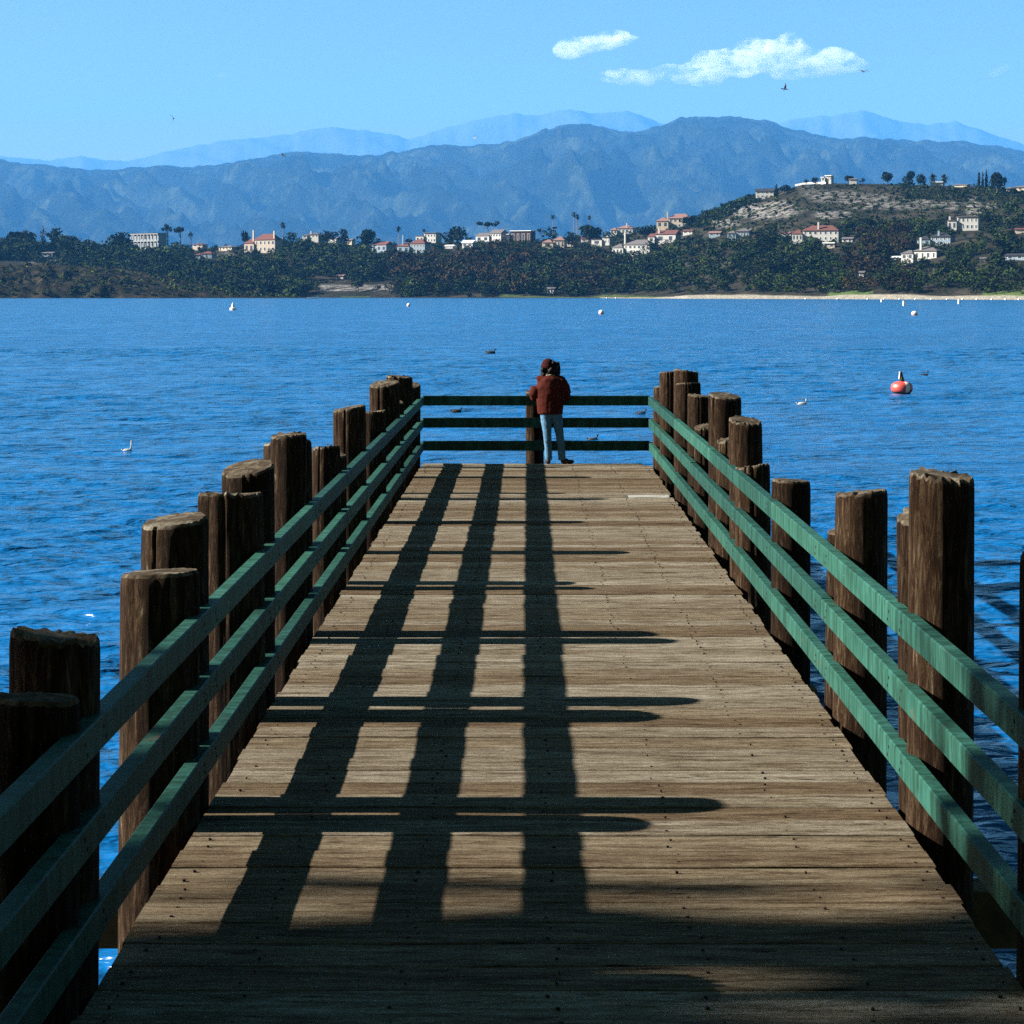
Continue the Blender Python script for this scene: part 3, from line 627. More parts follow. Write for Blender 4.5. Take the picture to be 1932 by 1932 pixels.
# woodland, scrub: nobody could count these
def scatter(name, n, region, kinds, mat, hpx, seed, quads=70, spread=1.0, kind_label='woodland', headl=False):
    rng=random.Random(seed); Vs=[]; Qs=[]; Ts=[]; off=0; cnt=0; tries=0
    base=[(k,crown_arrays(k,s,quads)) for k in kinds for s in range(3)]
    while cnt<n and tries<n*12:
        tries+=1; px,py=region(rng)
        h=hpx*(rng.uniform(.55,1.1) if rng.random()<.8 else rng.uniform(1.1,1.55)); w=h*rng.uniform(.8,1.25)*spread
        top=py-h
        if any(x0-w*.45<px<x1+w*.45 and top<y1-.38*(y1-y0) and py>y1-3 and py-h*.2>y0 for (x0,x1,y0,y1) in HR): continue
        if not headl and any(((px-bx)/rx)**2+((py-h*.5-by)/(ry+2))**2<1.0 and s>.85 for bx,by,rx,ry,s in BARE) and hpx>8: continue
        if 600<px<745 and 533<py<552 and hpx>8: continue
        if 600<px<745 and py<566 and top<549 and py>549: continue
        if headl: d,z=bl_ground(px,py); z+=1.0
        else: d,z=locate(px,py)
        sc=d/F; k,(V,Q)=rng.choice(base); unit={'round':.86,'bush':1.35,'tall':.5,'bare':.9,'pine':.85}[k]
        a=rng.uniform(0,6.28); ca,sa=math.cos(a),math.sin(a); W=w*sc/unit; H=h*sc
        X=(V[:,0]*ca-V[:,1]*sa)*W+wx(px,d); Y=(V[:,0]*sa+V[:,1]*ca)*W+d; Z=V[:,2]*H+z-.5
        Ts.append(np.full(len(V),rng.random())); Vs.append(np.stack([X,Y,Z],1)); Qs.append(Q+off); off+=len(V); cnt+=1
    o=np_mesh(name,np.concatenate(Vs),np.concatenate(Qs),M[mat]); tag(o,kind='stuff')
    at=o.data.attributes.new('tint','FLOAT','POINT'); at.data.foreach_set('value',np.concatenate(Ts).astype(np.float32)); return o
def wood_top(px): return float(np.interp(px,[-100,0,100,200,240,330,400,460,560,700,800,900,1000,1100,1150,1240,1300,1340,1380,1450,1500,1550,1600,1700,1800,1870,1932,2050],
                                   [474,474,476,478,476,474,478,474,466,474,474,466,462,462,468,470,448,430,440,452,452,456,440,425,436,400,380,380]))
def regA(r):
    px=r.uniform(-60,2000); y0=wood_top(px); y1=561 if px<1150 else 556
    if px<330: y1=492+ (max(0,px)/330.)**1.5*62
    return px, y0+(y1-y0)*r.random()
scatter('woodland',1700,regA,['round','tall','round'],'fol_dark',25,11,160)
scatter('green_woodland',750,regA,['round','bush'],'fol_mid',21,12,150)
def regB(r):
    px=r.uniform(735,1160) if r.random()<.75 else r.uniform(1600,1720); y0=wood_top(px)+14; return px, y0+(558-y0)*r.random()
scatter('leafless_woodland',700,regB,['bare','round'],'fol_brown',28,13,170)
def regC(r):   # crest line shrubs and gardens
    px=r.uniform(-60,1330); return px, float(interp(px,CREST))+r.uniform(0,16)
scatter('garden_shrubs',520,regC,['round','bush','tall'],'fol_dark',11,14,50)
def regD(r):   # dry hill scrub
    px=r.uniform(1340,2000); y0=float(interp(px,CREST))+1; return px, y0+(wood_top(px)-y0+8)*r.random()
scatter('hill_scrub',1700,regD,['bush'],'fol_mid',4.6,15,20,1.4)
scatter('hill_brush',600,regD,['bush','round'],'fol_dark',7,16,34,1.1)
def regE(r):   # the dark left side of the hill
    px=r.uniform(1290,1440); y0=float(interp(px,CREST)); return px, y0+r.random()**1.5*22*(1 if px<1400 else .5)
scatter('hill_side_wood',260,regE,['round','bush'],'fol_dark',11,17,60)
def regF(r): px=r.uniform(1690,2000); y0=float(interp(px,CREST)); return px, y0+2+r.random()*26
scatter('hilltop_hedge',200,regF,['bush','round'],'fol_dark',10,18,60)
scatter('headland_scrub',380,lambda r:(r.uniform(-80,560),r.random()),['bush'],'fol_mid',6,19,22,1.6,headl=True)
scatter('headland_brush',90,lambda r:(r.uniform(-80,560),r.random()*.35),['bush'],'fol_dark',8,20,30,1.5,headl=True)

# ------------------------------------------------------------------ shoreline bits
def post(px,y0,y1,label):
    d=F*(HC-ZW)/(y1-CY); mb=MB(); r=.35; x=wx(px,d); mb.tube([(0,0,-1),(0,0,(y1-y0)*d/F)],[r,r*.9],8); mb.ell((0,0,(y1-y0)*d/F),(r*1.1,r*1.1,r*.7),8,5)
    o=mb.build('mooring_post',M['trim'],smooth=False); o.location=(x,d,ZW); tag(o,label,'post','white posts along the far shore'); return o
for px,l in ((599,'leftmost white post by the boat ramp'),(614,'middle white post by the boat ramp'),(629,'right white post of the boat ramp three'),(677,'short white post before the pale car park'),(775,'left post of the white three right of the car park'),(791,'middle post of the white three right of the car park'),(807,'right post of the white three right of the car park')):
    post(px,549,561.5,l)
def dock(px0,px1,py,label):
    d=F*(HC-ZW)/(py-CY); t=empty('dock',(wx((px0+px1)/2,d),d,ZW)); tag(t,label,'dock'); W=(px1-px0)*d/F
    mb=MB(); mb.box(-W/2,W/2,0,3,.5,.8); mb.build('platform',M['concrete'],t)
    for k in range(5):
        p=MB(); x=-W/2+W*(k+.2)/5; p.tube([(x,.2,-1.5),(x,.2,2.2)],.28,6); p.build('pile',M['trim'],t)
dock(997,1052,561.8,'low white dock in front of the pavilion')
dock(592,640,561.6,'pale boat ramp dock near the small boat')
dock(838,880,561.7,'dark low dock below the brown woods')
# boat
def boat():
    d=1760; x=wx(590,d); t=empty('motor_boat',(x,d,ZW)); tag(t,'small white motor boat lying off the boat ramp','boat')
    L=9; mb=MB(); n=9
    vs=[];fs=[]
    for i in range(n):
        u=i/(n-1); w_=1.3*math.sin(PI*min(1,.25+u*.75))**.6*(1-u**4*.9); zz=1.3+.7*u**2
        vs+=[(-L/2+L*u,-w_,zz),(-L/2+L*u,-w_*.6,-.2),(-L/2+L*u,w_*.6,-.2),(-L/2+L*u,w_,zz)]
    for i in range(n-1):
        for k in range(3): fs.append((i*4+k,i*4+k+1,i*4+k+5,i*4+k+4))
        fs.append((i*4+3,i*4,i*4+4,i*4+7))
    fs+=[(0,3,2,1),((n-1)*4,(n-1)*4+1,(n-1)*4+2,(n-1)*4+3)]
    mb.add(vs,fs); mb.build('hull',M['trim'],t)
    c=MB(); c.box(-.6,1.4,-.9,.9,1.35,2.9); c.build('cabin',M['glass'],t); r=MB(); r.box(-2.4,1.7,-1.05,1.05,2.903,3.05); r.build('canopy',roofm['dark'],t)
boat()
# buoys
M['redbuoy']=plain('faded_red_plastic',(0.30,0.035,0.025),0.45,0.25,2.5); M['whitebuoy']=plain('white_plastic',(0.45,0.44,0.42),0.5,0.06); M['darkiron']=plain('dark_iron',(0.035,0.032,0.028),0.6,0.3)
def big_buoy():
    d=F*(HC-ZW)/(741-CY); x=wx(1701.5,d); t=empty('mooring_buoy',(x,d,ZW)); tag(t,'round red and white mooring buoy with short iron post, nearest on the water','buoy')
    r=.445; mb=MB(); n,m=28,14; vs=[];fs=[];mi=[]
    for i in range(m+1):
        th=PI*i/m
        for k in range(n):
            ph=2*PI*k/n; sr=math.copysign(abs(math.sin(th))**.75,1); vs.append((r*sr*math.cos(ph),r*sr*math.sin(ph),.20+.27*math.copysign(abs(math.cos(th))**.8,math.cos(th))))
    for i in range(m):
        for k in range(n):
            fs.append((i*n+k,(i+1)*n+k,(i+1)*n+(k+1)%n,i*n+(k+1)%n)); a=(k+.5)/n*360
            mi.append(1 if (278<a<312 or 92<a<130) and 2<=i<=9 else (2 if i>=9 else 0))
    mb.add(vs,fs); mb.m=mi; mb.build('float',None,t,True,[M['redbuoy'],M['whitebuoy'],M['darkiron']])
    p=MB(); p.tube([(0,0,.42),(0,0,.56),(-.03,0,.80),(-.045,0,.88)],[.12,.085,.05,.03],10); p.build('post',M['darkiron'],t,True)
    q=MB(); q.tube([(-.11,-.02,.56),(-.085,-.04,.86)],[.035,.03],6); q.build('stripe',M['whitebuoy'],t)
big_buoy()
def cone_buoy(px,py,wpx,hpx,label,kind):
    d=F*(HC-ZW)/(py-CY); s=d/F; t=empty('buoy',(wx(px,d),d,ZW)); tag(t,label,'buoy','buoys on the lake'); w=wpx*s/2; h=hpx*s
    mb=MB()
    if kind=='cone': mb.tube([(0,0,-.2),(0,0,h*.28),(0,0,h*.36),(0,0,h)],[w,w,w*.6,w*.18],14); mb.build('float',M['whitebuoy'],t)
    elif kind=='ball': mb.ell((0,0,h*.35),(w,w,h*.5),16,10); mb.build('float',M['whitebuoy'],t,True); b=MB(); b.ell((0,0,h*.1),(w*1.04,w*1.04,h*.22),16,6); b.build('collar',M['redbuoy'],t,True)
    else: mb.tube([(0,0,-.5),(w*.15,0,h)],[w,w*.9],10); mb.build('float',M['whitebuoy'],t)
cone_buoy(439.5,585,12,14,'white cone-shaped buoy far out at left','cone')
cone_buoy(771,578,7,7,'small round white buoy far out, centre left','ball')
cone_buoy(1134.5,592.5,10,9,'round buoy with pinkish base above the right of the person','ball')
cone_buoy(1725.5,594.5,12,9,'white ball buoy beyond the big red one','ball')
cone_buoy(1663,570,3.6,5.5,'small white marker near the beach, leftmost upright one','pole')
cone_buoy(1705,576.5,4.5,9,'tilted white marker between two upright ones','pole')
cone_buoy(1809,573,4.5,8,'white upright marker at the far right','pole')
for px in (1145,1162,1520,1580,1637,1668,1697,1727,1757,1787,1816,1843,1871,1897,1922):
    d=F*(HC-ZW)/(566.2 if px>1400 else 564.6)*.0+ds_of(px)-25; mb=MB(); mb.ell((0,0,.25),(.75,.75,.65),10,6)
    o=mb.build('float_buoy',M['whitebuoy'],smooth=True); o.location=(wx(px,d),d,ZW); tag(o,'tiny white float of the swim line along the beach','buoy','floats of the swim line')

# ------------------------------------------------------------------ birds
M['birddark']=plain('dark_feathers',(0.02,0.018,0.016),0.8,0.2,20); M['birdwhite']=plain('white_feathers',(0.24,0.25,0.25),0.8,0.05,20); M['birdgrey']=plain('grey_feathers',(0.035,0.035,0.04),0.8,0.2,20)
def swim_bird(px,py,L,mat,label,neck=.5):
    d=F*(HC-ZW)/(py-CY); mb=MB(); mb.ell((0,0,L*.10),(L*.5,L*.22,L*.20),12,8); mb.tube([(L*.30,0,L*.15),(L*.42,0,L*(.2+neck*.35)),(L*.42,0,L*(.25+neck*.7))],[L*.11,L*.07,L*.06],8)
    mb.ell((L*.45,0,L*(.28+neck*.75)),(L*.11,L*.08,L*.08),8,6); mb.tube([(L*.52,0,L*(.28+neck*.75)),(L*.68,0,L*(.25+neck*.75))],[L*.03,L*.008],6); mb.tube([(-L*.42,0,L*.16),(-L*.62,0,L*.24)],[L*.1,L*.02],6)
    o=mb.build('bird',M[mat],smooth=True); o.location=(wx(px,d),d,ZW); tag(o,label,'bird','birds on the water'); return o
swim_bird(240,852,.25,'birdwhite','white long-necked grebe swimming left of the pier',1.0)
swim_bird(1513,764,.36,'birdwhite','white gull sitting on the water right of the pier',.35)
a=swim_bird(926,667,.62,'birddark','dark duck on open water up left of the person',.2)
swim_bird(1745,709,.34,'birddark','small dark diving bird right of the big red buoy',.5)
swim_bird(861,778,.36,'birddark','dark duck seen between the end rails at left',.15)
swim_bird(1210,781,.30,'birdgrey','tiny grey duck behind the end rails at right',.3)
swim_bird(1118,831,.30,'birdgrey','grey duck low behind the end rails beside the person',.3)
def fly_bird(px,py,span_px,d,up,roll,mat,label,yaw=0.0):
    L=span_px*1.25*d/F; mb=MB(); mb.ell((0,0,0),(L*.045,L*.17,L*.045),8,6); mb.tube([(0,-L*.14,0),(0,-L*.25,L*.0)],[L*.035,L*.008],6); mb.tube([(0,L*.12,0),(0,L*.26,0)],[L*.03,L*.05],6)
    for sg in (-1,1):
        a=up[0] if sg<0 else up[1]; z1=math.sin(a)*L*.22; x1=math.cos(a)*L*.22; z2=z1+math.sin(a-.7)*L*.28; x2=x1+math.cos(a-.7)*L*.28
        vs=[(0,-L*.07,0),(0,L*.08,0),(sg*x1,-L*.085,z1),(sg*x1,L*.05,z1),(sg*x2,L*.02,z2),(0,0,L*.02),(sg*x1,-L*.02,z1+L*.018)]
        mb.add(vs,[(0,2,6,5),(5,6,3,1),(2,4,6),(6,4,3),(0,5,1,3,4,2)])
    o=mb.build('flying_bird',M[mat]); o.location=(wx(px,d),d,wz(py,d)); o.rotation_euler=(0.25,roll,yaw); tag(o,label,'bird','birds in flight'); return o
fly_bird(327,224,22,60,(.2,-.9),.9,'birddark','dark gull wheeling high at left in the sky',.3)
fly_bird(1481,168,21,60,(.9,1.0),-.9,'birdgrey','gull banking with raised wing below the big cloud',1.1)
fly_bird(1629,135,25,60,(.45,.35),0,'birdgrey','gull gliding with arched wings at right end of the cloud',.2)
fly_bird(896,261,13,120,(.8,.8),.5,'birdwhite','white gull flying just above the mountain ridge',1.2)
fly_bird(534,293,17,120,(.7,.2),.3,'birddark','small dark bird flying against the left ridge',.8)

# ------------------------------------------------------------------ the pier
XL,XR=-1.685,1.955     # deck edges / inner faces of the rails
RL,RR=-1.665,1.930
DEND=dof(117.6); PITCH=0.3175
deck=empty('pier_deck',(0,0,0)); tag(deck,'long wooden pier deck of crosswise weathered planks running out over the lake','pier')
rs=random.Random(5); k=0; d=DEND
while d>4.4:
    y1=d; y0=d-PITCH+rs.uniform(.007,.019); x0=XL-.015+rs.uniform(-.012,.012); x1=XR-.01+rs.uniform(-.014,.014); zt=rs.uniform(-.006,.004)
    segs=[(x0,x1,'deck')]
    if k==int(round((DEND-dof((936-CY)/2.73))/PITCH)): segs=[(x0,1.345,'deck'),(1.35,x1-.04,'pale_plank')]
    if k==0: segs=[(x0+.02,x1-.12,'deck')]
    for (a_,b_,mt) in segs:
        mb=MB(); c=.006; n=7; vs=[]; fs=[]
        sag=[rs.uniform(-.0025,.0025) for _ in range(n)]; ed=[rs.uniform(-.003,.003) for _ in range(n)]
        for i in range(n):
            x=a_+(b_-a_)*i/(n-1); z=zt+sag[i]; e=ed[i]
            vs+=[(x,y0+e,-.075),(x,y0+e,z-c),(x,y0+c+e,z),(x,y1-c,z+.001),(x,y1,z-c),(x,y1,-.075)]
        for i in range(n-1):
            for j in range(5): fs.append((i*6+j,(i+1)*6+j,(i+1)*6+j+1,i*6+j+1))
        fs+=[(0,1,2,3,4,5),tuple((n-1)*6+j for j in (5,4,3,2,1,0))]
        mb.add(vs,fs); mb.build('plank',M[mt],deck)
    d-=PITCH; k+=1
# nails, in lines over the stringers
nb=MB()
for i in range(k):
    yc=DEND-PITCH*i-PITCH/2
    for x in (-1.58,-1.12,-.51,.10,.71,1.32,1.86):
        for s_ in (-.075,.07):
            if rs.random()<.22: continue
            r_=rs.uniform(.004,.0095); cx=x+rs.uniform(-.028,.028); cy=yc+s_+rs.uniform(-.012,.012)
            nb.add([(cx+r_*math.cos(q*PI/3),cy+r_*1.1*math.sin(q*PI/3),.0055) for q in range(6)]+[(cx+r_*math.cos(q*PI/3),cy+r_*1.1*math.sin(q*PI/3),-.004) for q in range(6)],[(0,1,2,3,4,5)]+[(q,q+6,(q+1)%6+6,(q+1)%6) for q in range(6)])
tag(nb.build('nails',M['nail'],deck),kind='stuff')
for x in (-1.58,-1.12,-.51,.10,.71,1.32,1.86):
    mb=MB(); mb.box(x-.05,x+.05,4.5,DEND-.02,-.38,-.078); mb.build('stringer',M['beam'],deck)
# rails
def rail_board(side, ya, yb, zc, parent, hh=.067):
    mb=MB(); c=.007; th=.078; n=max(3,int((yb-ya)/.8)); P=[]
    r_=random.Random(int(ya*100+zc*10)); 
    for i in range(n+1):
        y=ya+(yb-ya)*i/n; w=r_.uniform(-.0009,.0009) if 0<i<n else 0
        xi=(RL if side<0 else RR)+w; xo=xi+side*th
        zb,zt=zc-hh,zc+hh
        P+=[(xi,y,zb+c),(xi,y,zt-c),(xi+side*c,y,zt),(xo-side*c,y,zt),(xo,y,zt-c),(xo,y,zb+c),(xo-side*c,y,zb),(xi+side*c,y,zb)]
    f=[]
    for i in range(n):
        for j in range(8):
            q=(i*8+j,i*8+(j+1)%8,(i+1)*8+(j+1)%8,(i+1)*8+j); f.append(q if side>0 else q[::-1])
    f+=[tuple(range(8)) if side<0 else tuple(range(7,-1,-1)),tuple(n*8+j for j in range(8))[::(-1 if side<0 else 1)]]
    mb.add(P,f); return mb.build('rail',M['green'],parent)
BENTS=[.00278,.003485,.00420,.00489,.0056,.0063,.0070,.0077,.0084]
bd=[F*b for b in BENTS]; bd=[bd[0]-3.05,bd[0]-6.1+.0]+bd
RZ=(1.01,.655,.285)
def bolts(side, ys, zc, parent):
    mb=MB(); x=(RL if side<0 else RR)-side*.003
    for y in ys:
        for (dy,dz) in ((-.028,.022),(.018,-.026)):
            r_=.0095; cs=[(x,y+dy+r_*math.cos(q*PI/3),zc+dz+r_*math.sin(q*PI/3)) for q in range(6)]+[(x+side*.006,y+dy+r_*math.cos(q*PI/3),zc+dz+r_*math.sin(q*PI/3)) for q in range(6)]
            mb.add(cs,[(0,1,2,3,4,5)]+[(q,(q+1)%6,(q+1)%6+6,q+6) for q in range(6)])
    return tag(mb.build('bolts',M['nail'],parent),kind='stuff')

# pilings: (side, scale, left px, right px, top px, label)
PL=[(-1,500,-20,146,1314,'low dark piling at the left frame edge, nearest of all'),
(-1,479,18,183,1199,'dark shaded left piling with ragged top, second nearest'),
(-1,366,243,392,1078,'wide left piling standing before a taller pale-topped one'),
(-1,353,265,392,980,'tall pale-topped left piling right behind the wide one'),
(-1,292,404,527,932,'thick brown left piling, third group from the viewer'),
(-1,282,432,530,881,'flat pale-topped piling showing behind the thick brown one'),
(-1,240,509,577,820,'split-topped tall piling of the fourth left group'),
(-1,235,499,590,834,'broader shorter piling behind the split-topped one'),
(-1,204,587,641,844,'low left piling between the split-topped and a tall one'),
(-1,200,592,652,856,'hidden short piling behind the low left one'),
(-1,179,630,692,769,'tall brown left piling alone above the rail middle'),
(-1,158,678,732,777,'short left piling tucked behind the tall brown one'),
(-1,142,701,758,723,'white-topped left piling near the far end'),
(-1,138,724,764,757,'stubby piling with a sliver of pale top near the far left end'),
(-1,127,728,778,710,'highest left piling at the far end'),
(-1,120,752,796,726,'last left piling beside the end rail'),
(1,474,1921,2080,1042,'dark piling cut by the right frame edge'),
(1,352,1697,1800,970,'shorter right piling peeking out left of the tallest thick one'),
(1,364,1712,1835,896,'tallest thick right piling, closest fully visible'),
(1,281,1557,1650,998,'stub of right piling behind the cracked one, left side'),
(1,291,1572,1672,928,'cracked orange-streaked right piling with ragged top'),
(1,233,1455,1528,906,'single lone brown piling at middle right'),
(1,200,1385,1452,880,'dark right piling standing before a taller grey one'),
(1,194,1378,1441,793,'tall grey right piling behind a shorter dark one'),
(1,178,1349,1400,828,'small low right piling with white rim'),
(1,173,1337,1398,746,'broad right piling level with its slimmer neighbour'),
(1,156,1309,1350,804,'cut-off right piling with a bright knot, under the slimmer one'),
(1,151,1298,1343,746,'slimmer right piling left of the broad one'),
(1,141,1274,1322,723,'right piling with white rim just before the far tallest pair'),
(1,137,1273,1320,700,'tall right piling at rear of the far group, right one'),
(1,127,1245,1286,701,'tall narrow right piling near the end corner'),
(1,119.5,1232,1270,730,'last right piling, pale, at the end corner'),
(0,115.6,992.5,1026,740,'pale-edged centre piling behind the end rail at the person\'s left')]
def piling(side,s,l,r,top,label,idx):
    d=F/s; cx=((l+r)/2-CX)/s; rad=(r-l)/2/s; h=HC-(top-CY)/s
    if side<0: cx=min(cx,RL-.03-rad)
    if side>0 and l<1900: cx=max(cx,RR+.03+rad)
    rg=random.Random(idx*13+5); n=64; ph=rg.uniform(0,9)
    zs=[-3.2,-1.3,-.6,0,.35,.7,h-.22,h-.06,h-.018,h]
    vs=[];fs=[];mi=[]
    grooves=[(rg.uniform(0,2*PI),rg.uniform(.03,.11),rg.uniform(.05,.13)) for _ in range(13)]
    lx,ly=rg.uniform(-.012,.012),rg.uniform(-.012,.012); tilt=(rg.uniform(-.03,.03),rg.uniform(-.02,.04)); rag=rg.choice([.006,.010,.018,.028])
    for i,z in enumerate(zs):
        k=1+.045*max(0,(h-z)/3.2)
        if i==len(zs)-1: k-=.07
        if i==len(zs)-2: k-=.018
        for j in range(n):
            a=2*PI*j/n; q=rad*k*(1+.035*noise.noise(Vector((math.cos(a)*1.6,math.sin(a)*1.6,z*.5+ph)))+.012*noise.noise(Vector((math.cos(a)*6,math.sin(a)*6,z*1.5+ph))))
            for (ga,gd,gw) in grooves:
                da=abs((a-ga+PI)%(2*PI)-PI)
                if da<gw: q-=rad*gd*(1-da/gw)*min(1,max(.25,(z-h+1.2)))
            zz=z
            if i>=len(zs)-3: zz=z+tilt[0]*math.cos(a)+tilt[1]*math.sin(a)+rag*noise.noise(Vector((math.cos(a)*9,math.sin(a)*9,ph)))
            vs.append((q*math.cos(a)+lx*z,q*math.sin(a)+ly*z,zz))
    m=len(zs)
    for i in range(m-1):
        for j in range(n): fs.append((i*n+j,i*n+(j+1)%n,(i+1)*n+(j+1)%n,(i+1)*n+j)); mi.append(1 if i==m-2 else 0)
    b=(m-1)*n
    for j in range(n):    # inner ring of the sawn top
        a=2*PI*j/n; v=vs[b+j]; vs.append((v[0]*.5+lx*h*.5,v[1]*.5+ly*h*.5,h+tilt[0]*math.cos(a)*.5+tilt[1]*math.sin(a)*.5+.004))
    vs.append((lx*h,ly*h,h+.006))
    for j in range(n): fs.append((b+j,b+(j+1)%n,b+n+(j+1)%n,b+n+j)); mi.append(1)
    for j in range(n): fs.append((b+n+j,b+n+(j+1)%n,b+2*n)); mi.append(1)
    o=mesh_obj('piling',vs,fs,None,None,True,[M['pile'],M['grain']],mi)
    md=o.modifiers.new('edges','EDGE_SPLIT'); md.split_angle=R(38)
    o.location=(cx,d,0)
    tag(o,label,'piling',['timber pilings along the left side','timber piling at the pier end','timber pilings along the right side'][side+1]); return o
for i,p in enumerate(PL): piling(*p,i)
for side,nm,lab in ((-1,'railing','left railing of three horizontal green boards, shaded, in front of the left pilings'),(1,'railing','right railing of three sunlit green boards with bolt heads')):
    rt=empty(nm,((XL if side<0 else XR),20,0)); rt.location=(0,0,0); tag(rt,lab,'railing')
    ys=[F/p[1] for p in PL if p[0]==side]+[5.2]
    for q,zc in enumerate(RZ):
        cuts=[3.4]+[bd[j]+.02 for j in range(2+(q%2),len(bd)-1,2)]+[DEND+.02]
        for a_,b_ in zip(cuts[:-1],cuts[1:]): rail_board(side,a_+.004,b_,zc+rs.uniform(-.004,.004),rt)
        bolts(side,ys,zc,rt)
et=empty('railing',(0,0,0)); tag(et,'end railing of three dark horizontal boards closing the pier','railing')
for zc in RZ:
    mb=MB(); mb.box(XL+.0,XR-.0,DEND+.03,DEND+.118,zc-.078,zc+.078); mb.build('rail',M['green'],et)
# cap beams under the deck
for i,y in enumerate(bd[1:1]+bd):
    a_,b_=(-2.8,2.95) if abs(y-bd[2])<.01 else (-2.2,2.3)
    mb=MB(); mb.box(a_,b_,y+.05,y+.33,-.72,-.42); mb.build('cap_beam',M['beam'],deck)

# ------------------------------------------------------------------ the person leaning on the end rail
M['jacket']=plain('rust_red_jacket',(0.032,0.0040,0.0016),0.85,0.2,6); M['jeans']=plain('pale_jeans',(0.045,0.10,0.16),0.9,0.2,8); M['beanie']=plain('dark_red_knit',(0.016,0.0022,0.0024),0.95,0.2,20)
M['hair']=plain('dark_hair',(0.004,0.0025,0.002),0.6,0.3,20); M['skin']=plain('skin',(0.45,0.27,0.19),0.6,0.05); M['shoe']=plain('dark_shoes',(0.018,0.014,0.012),0.7,0.2); M['collar']=plain('pale_fleece',(0.22,0.19,0.14),0.95,0.1)
def person():
    d=F/118.0; px=wx(1038,d); t=empty('person',(px,d,0)); tag(t,'person from behind in rust-red jacket, red beanie and jeans leaning on end rail','person')
    b=MB()   # body: head, neck, trunk, hands
    b.ell((-.03,.10,1.545),(.078,.095,.115),16,12); b.tube([(-.01,.05,1.36),(-.02,.08,1.48)],[.06,.055],12)
    b.ell((-.03,.195,1.53),(.014,.022,.02),8,6); b.ell((-.107,.10,1.54),(.012,.02,.03),8,6); b.ell((.047,.10,1.54),(.012,.02,.03),8,6)
    b.tube([(0,.02,.9),(0,.02,1.15),(0,.04,1.36)],[.13,.15,.13],14)
    o=b.build('body',M['skin'],t); remeshed(o,.011,3)
    for sg in (-1,1):    # forearms rest on the rail, hands over it
        h=MB(); hx=sg*.12; h.ell((hx,.37,1.125),(.042,.055,.022),10,8); h.tube([(sg*.2,.25,1.14),(hx,.34,1.128)],[.034,.028],10)
        for f in range(4):
            fx=hx-sg*.0+(-.03+.02*f); L=[.065,.078,.074,.058][f]; h.tube([(fx,.40,1.12),(fx,.40+L*.55,1.112),(fx,.40+L*.8,1.075)],[.010,.009,.007],8)
        h.tube([(hx-sg*.035,.36,1.12),(hx-sg*.065,.395,1.11),(hx-sg*.062,.43,1.09)],[.013,.011,.008],8)
        remeshed(h.build('hand',M['skin'],t),.006,1)
    j=MB()
    j.tube([(.0,.0,.80),(.0,0,.90),(.005,0,1.05),(0,.01,1.22),(-.005,.03,1.33),(-.005,.05,1.40)],[.178,.190,.20,.21,.185,.11],20)
    for v in range(len(j.v)): x,y,z=j.v[v]; j.v[v]=(x*(1.12 if z<1.3 else 1.08),y*.72 if z<1.3 else y*.8,z)
    for sg in (-1,1):
        j.tube([(sg*.08,.03,1.35),(sg*.165,.03,1.315),(sg*.225,.02,1.22),(sg*.255,.02,1.12),(sg*.265,.07,1.075),(sg*.19,.26,1.13)],[.10,.105,.098,.088,.075,.052],16)
    j.ell((0,.03,1.345),(.20,.105,.085),18,10); j.ell((-.02,.05,1.40),(.115,.095,.06),14,8)
    jo=j.build('jacket',M['jacket'],t); remeshed(jo,.014,5)
    tx=bpy.data.textures.new('folds','CLOUDS'); tx.noise_scale=.09; dm=jo.modifiers.new('folds','DISPLACE'); dm.texture=tx; dm.strength=.016; dm.mid_level=.5
    c=MB(); c.tube([(-.09,.03,1.40),(-.06,-.035,1.425),(.0,-.05,1.43),(.06,-.03,1.425),(.085,.04,1.41)],[.010,.012,.012,.011,.009],8); remeshed(c.build('collar',M['collar'],t),.008,2)
    L=MB()
    L.ell((.01,.0,.86),(.165,.115,.13),16,10)
    L.tube([(-.075,0,.86),(-.06,-.01,.66),(-.045,-.02,.48),(-.03,.01,.28),(-.025,.03,.07)],[.095,.085,.068,.062,.060],14)
    L.tube([(.085,0,.86),(.125,.0,.66),(.15,.0,.48),(.175,.01,.28),(.19,.02,.07)],[.095,.085,.068,.062,.062],14)
    lo=L.build('jeans',M['jeans'],t); remeshed(lo,.012,4)
    t2=bpy.data.textures.new('creases','CLOUDS'); t2.noise_scale=.05; dm=lo.modifiers.new('creases','DISPLACE'); dm.texture=t2; dm.strength=.012
    for (cx,yw,ang) in ((-.035,.04,.1),(.235,.03,-1.25)):
        s=MB(); m_=Matrix.Rotation(ang,3,'Z')
        s.ell((0,0,0),(.045,.075,.048),12,8); s.ell((0,.09,-.012),(.045,.075,.034),12,8); s.v=[tuple(m_@Vector(v)+Vector((cx-.0,yw-.02,.052))) for v in s.v]
        s.v=[(x,y,max(z,.008)) for x,y,z in s.v]; remeshed(s.build('shoe',M['shoe'],t),.010,2)
    k=MB(); k.ell((-.035,.10,1.575),(.108,.122,.118),16,10); k.tube([(-.035,.085,1.53),(-.035,.085,1.58)],[.116,.114],18); remeshed(k.build('beanie',M['beanie'],t),.010,3)
    hr=MB(); rg=random.Random(2)
    for q in range(60):
        hr.ell((.062+rg.uniform(-.06,.075),.07+rg.uniform(-.05,.07),1.535+rg.uniform(-.10,.085)),(.034,.034,.04),8,6)
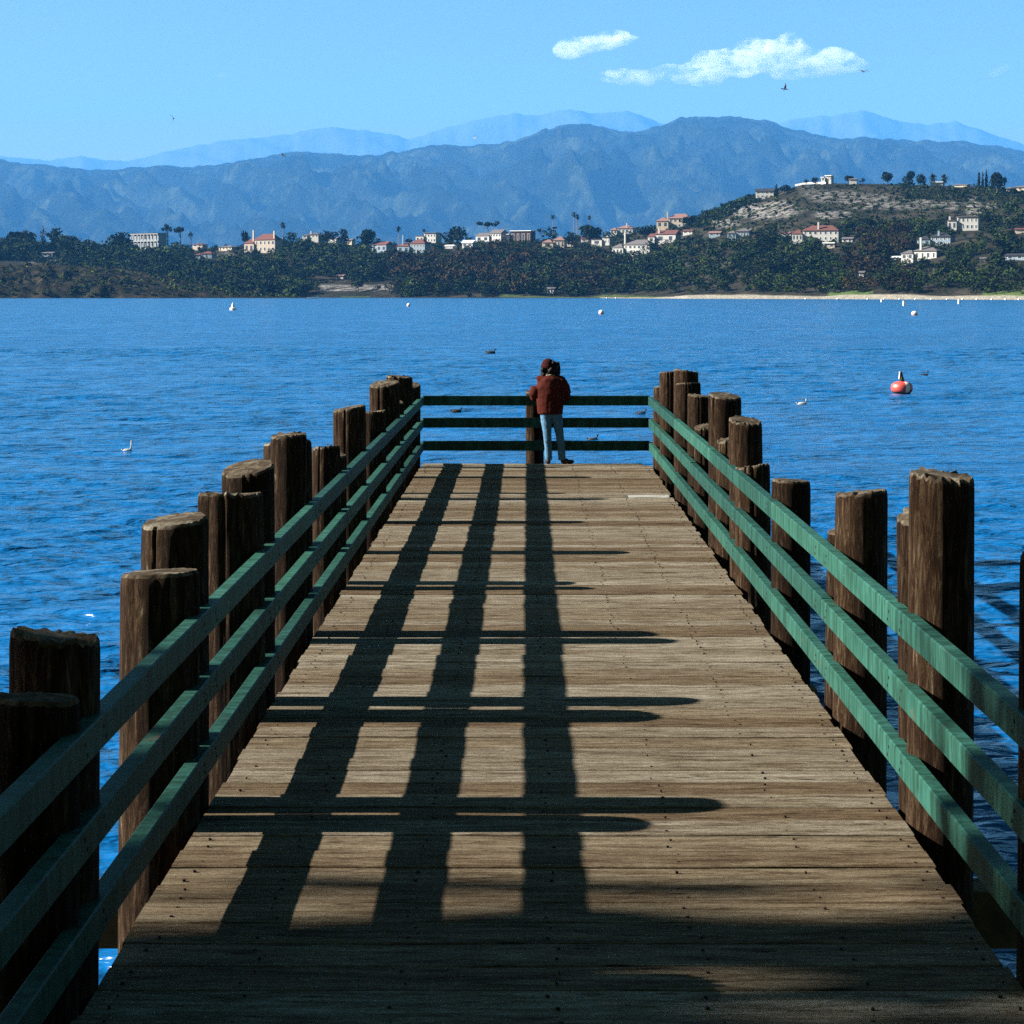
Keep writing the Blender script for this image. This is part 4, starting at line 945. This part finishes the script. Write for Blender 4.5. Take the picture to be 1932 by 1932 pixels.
    for q in range(60): hr.ell((-.035+rg.uniform(-.09,.09),.03+rg.uniform(-.05,.05),1.455+rg.uniform(-.03,.07)),(.034,.034,.04),8,6)
    remeshed(hr.build('hair',M['hair'],t),.009,1)
person()

# ------------------------------------------------------------------ near shore out of frame: bank and the tree whose shade falls on the deck
def bank():
    V=[];ny=30;nx=60
    for i in range(ny):
        for j in range(nx):
            x=-70+j*2.0; y=-60+i*2.6
            e=np.interp(x,[-70,-22,-14,-6,48],[16,12,4.5,2.6,2.6]); t=(e-y)/6
            z=ZW-1.2 if t<0 else min(1.0,ZW-.4+t*2.2)+.3*noise.noise(Vector((x*.2,y*.2,0))); V.append((x,y,min(z,-.15) if (abs(x)<4 and y>-1) else z))
    i=(np.arange(ny-1)[:,None]*nx+np.arange(nx-1)[None,:]).ravel()
    tag(np_mesh('shore_bank',np.array(V),np.stack([i,i+1,i+nx+1,i+nx],1),M['shore'],smooth=True),kind='structure')
bank()
def shade_tree(x,y,zb,H,W,n,label,seed):
    t=empty('shade_tree',(x,y,zb)); tag(t,label,'tree')
    V,Q=crown_arrays('round',seed,n); V=V.copy(); c=V.reshape(-1,4,3).mean(1); V=((V.reshape(-1,4,3)-c[:,None])*.42+c[:,None]).reshape(-1,3)
    o=np_mesh('crown',V,Q,M['fol_mid'],t); o.scale=(W/.86,W/.86,H)
    mb=MB(); mb.tube([(0,0,-1),(.2,0,H*.25),(-.1,.2,H*.5),(.2,0,H*.8)],[.6,.45,.3,.1],10)
    rg=random.Random(seed)
    for k in range(14):
        a=rg.uniform(0,6.28); z0=H*rg.uniform(.25,.6); mb.tube([(0,0,z0),(math.cos(a)*W*.2,math.sin(a)*W*.2,z0+H*.1),(math.cos(a)*W*.46,math.sin(a)*W*.46,z0+H*.2)],[.2,.11,.03],6)
    mb.build('trunk',M['bark'],t)
shade_tree(-27,3.6,0,15.0,21.0,8000,'large leafy tree on the bank left of the pier shading the near deck',3)

shade_tree(-31,6.8,0,25,11,1500,'slimmer sparse tree on the bank left of the pier, nearer the water',4)
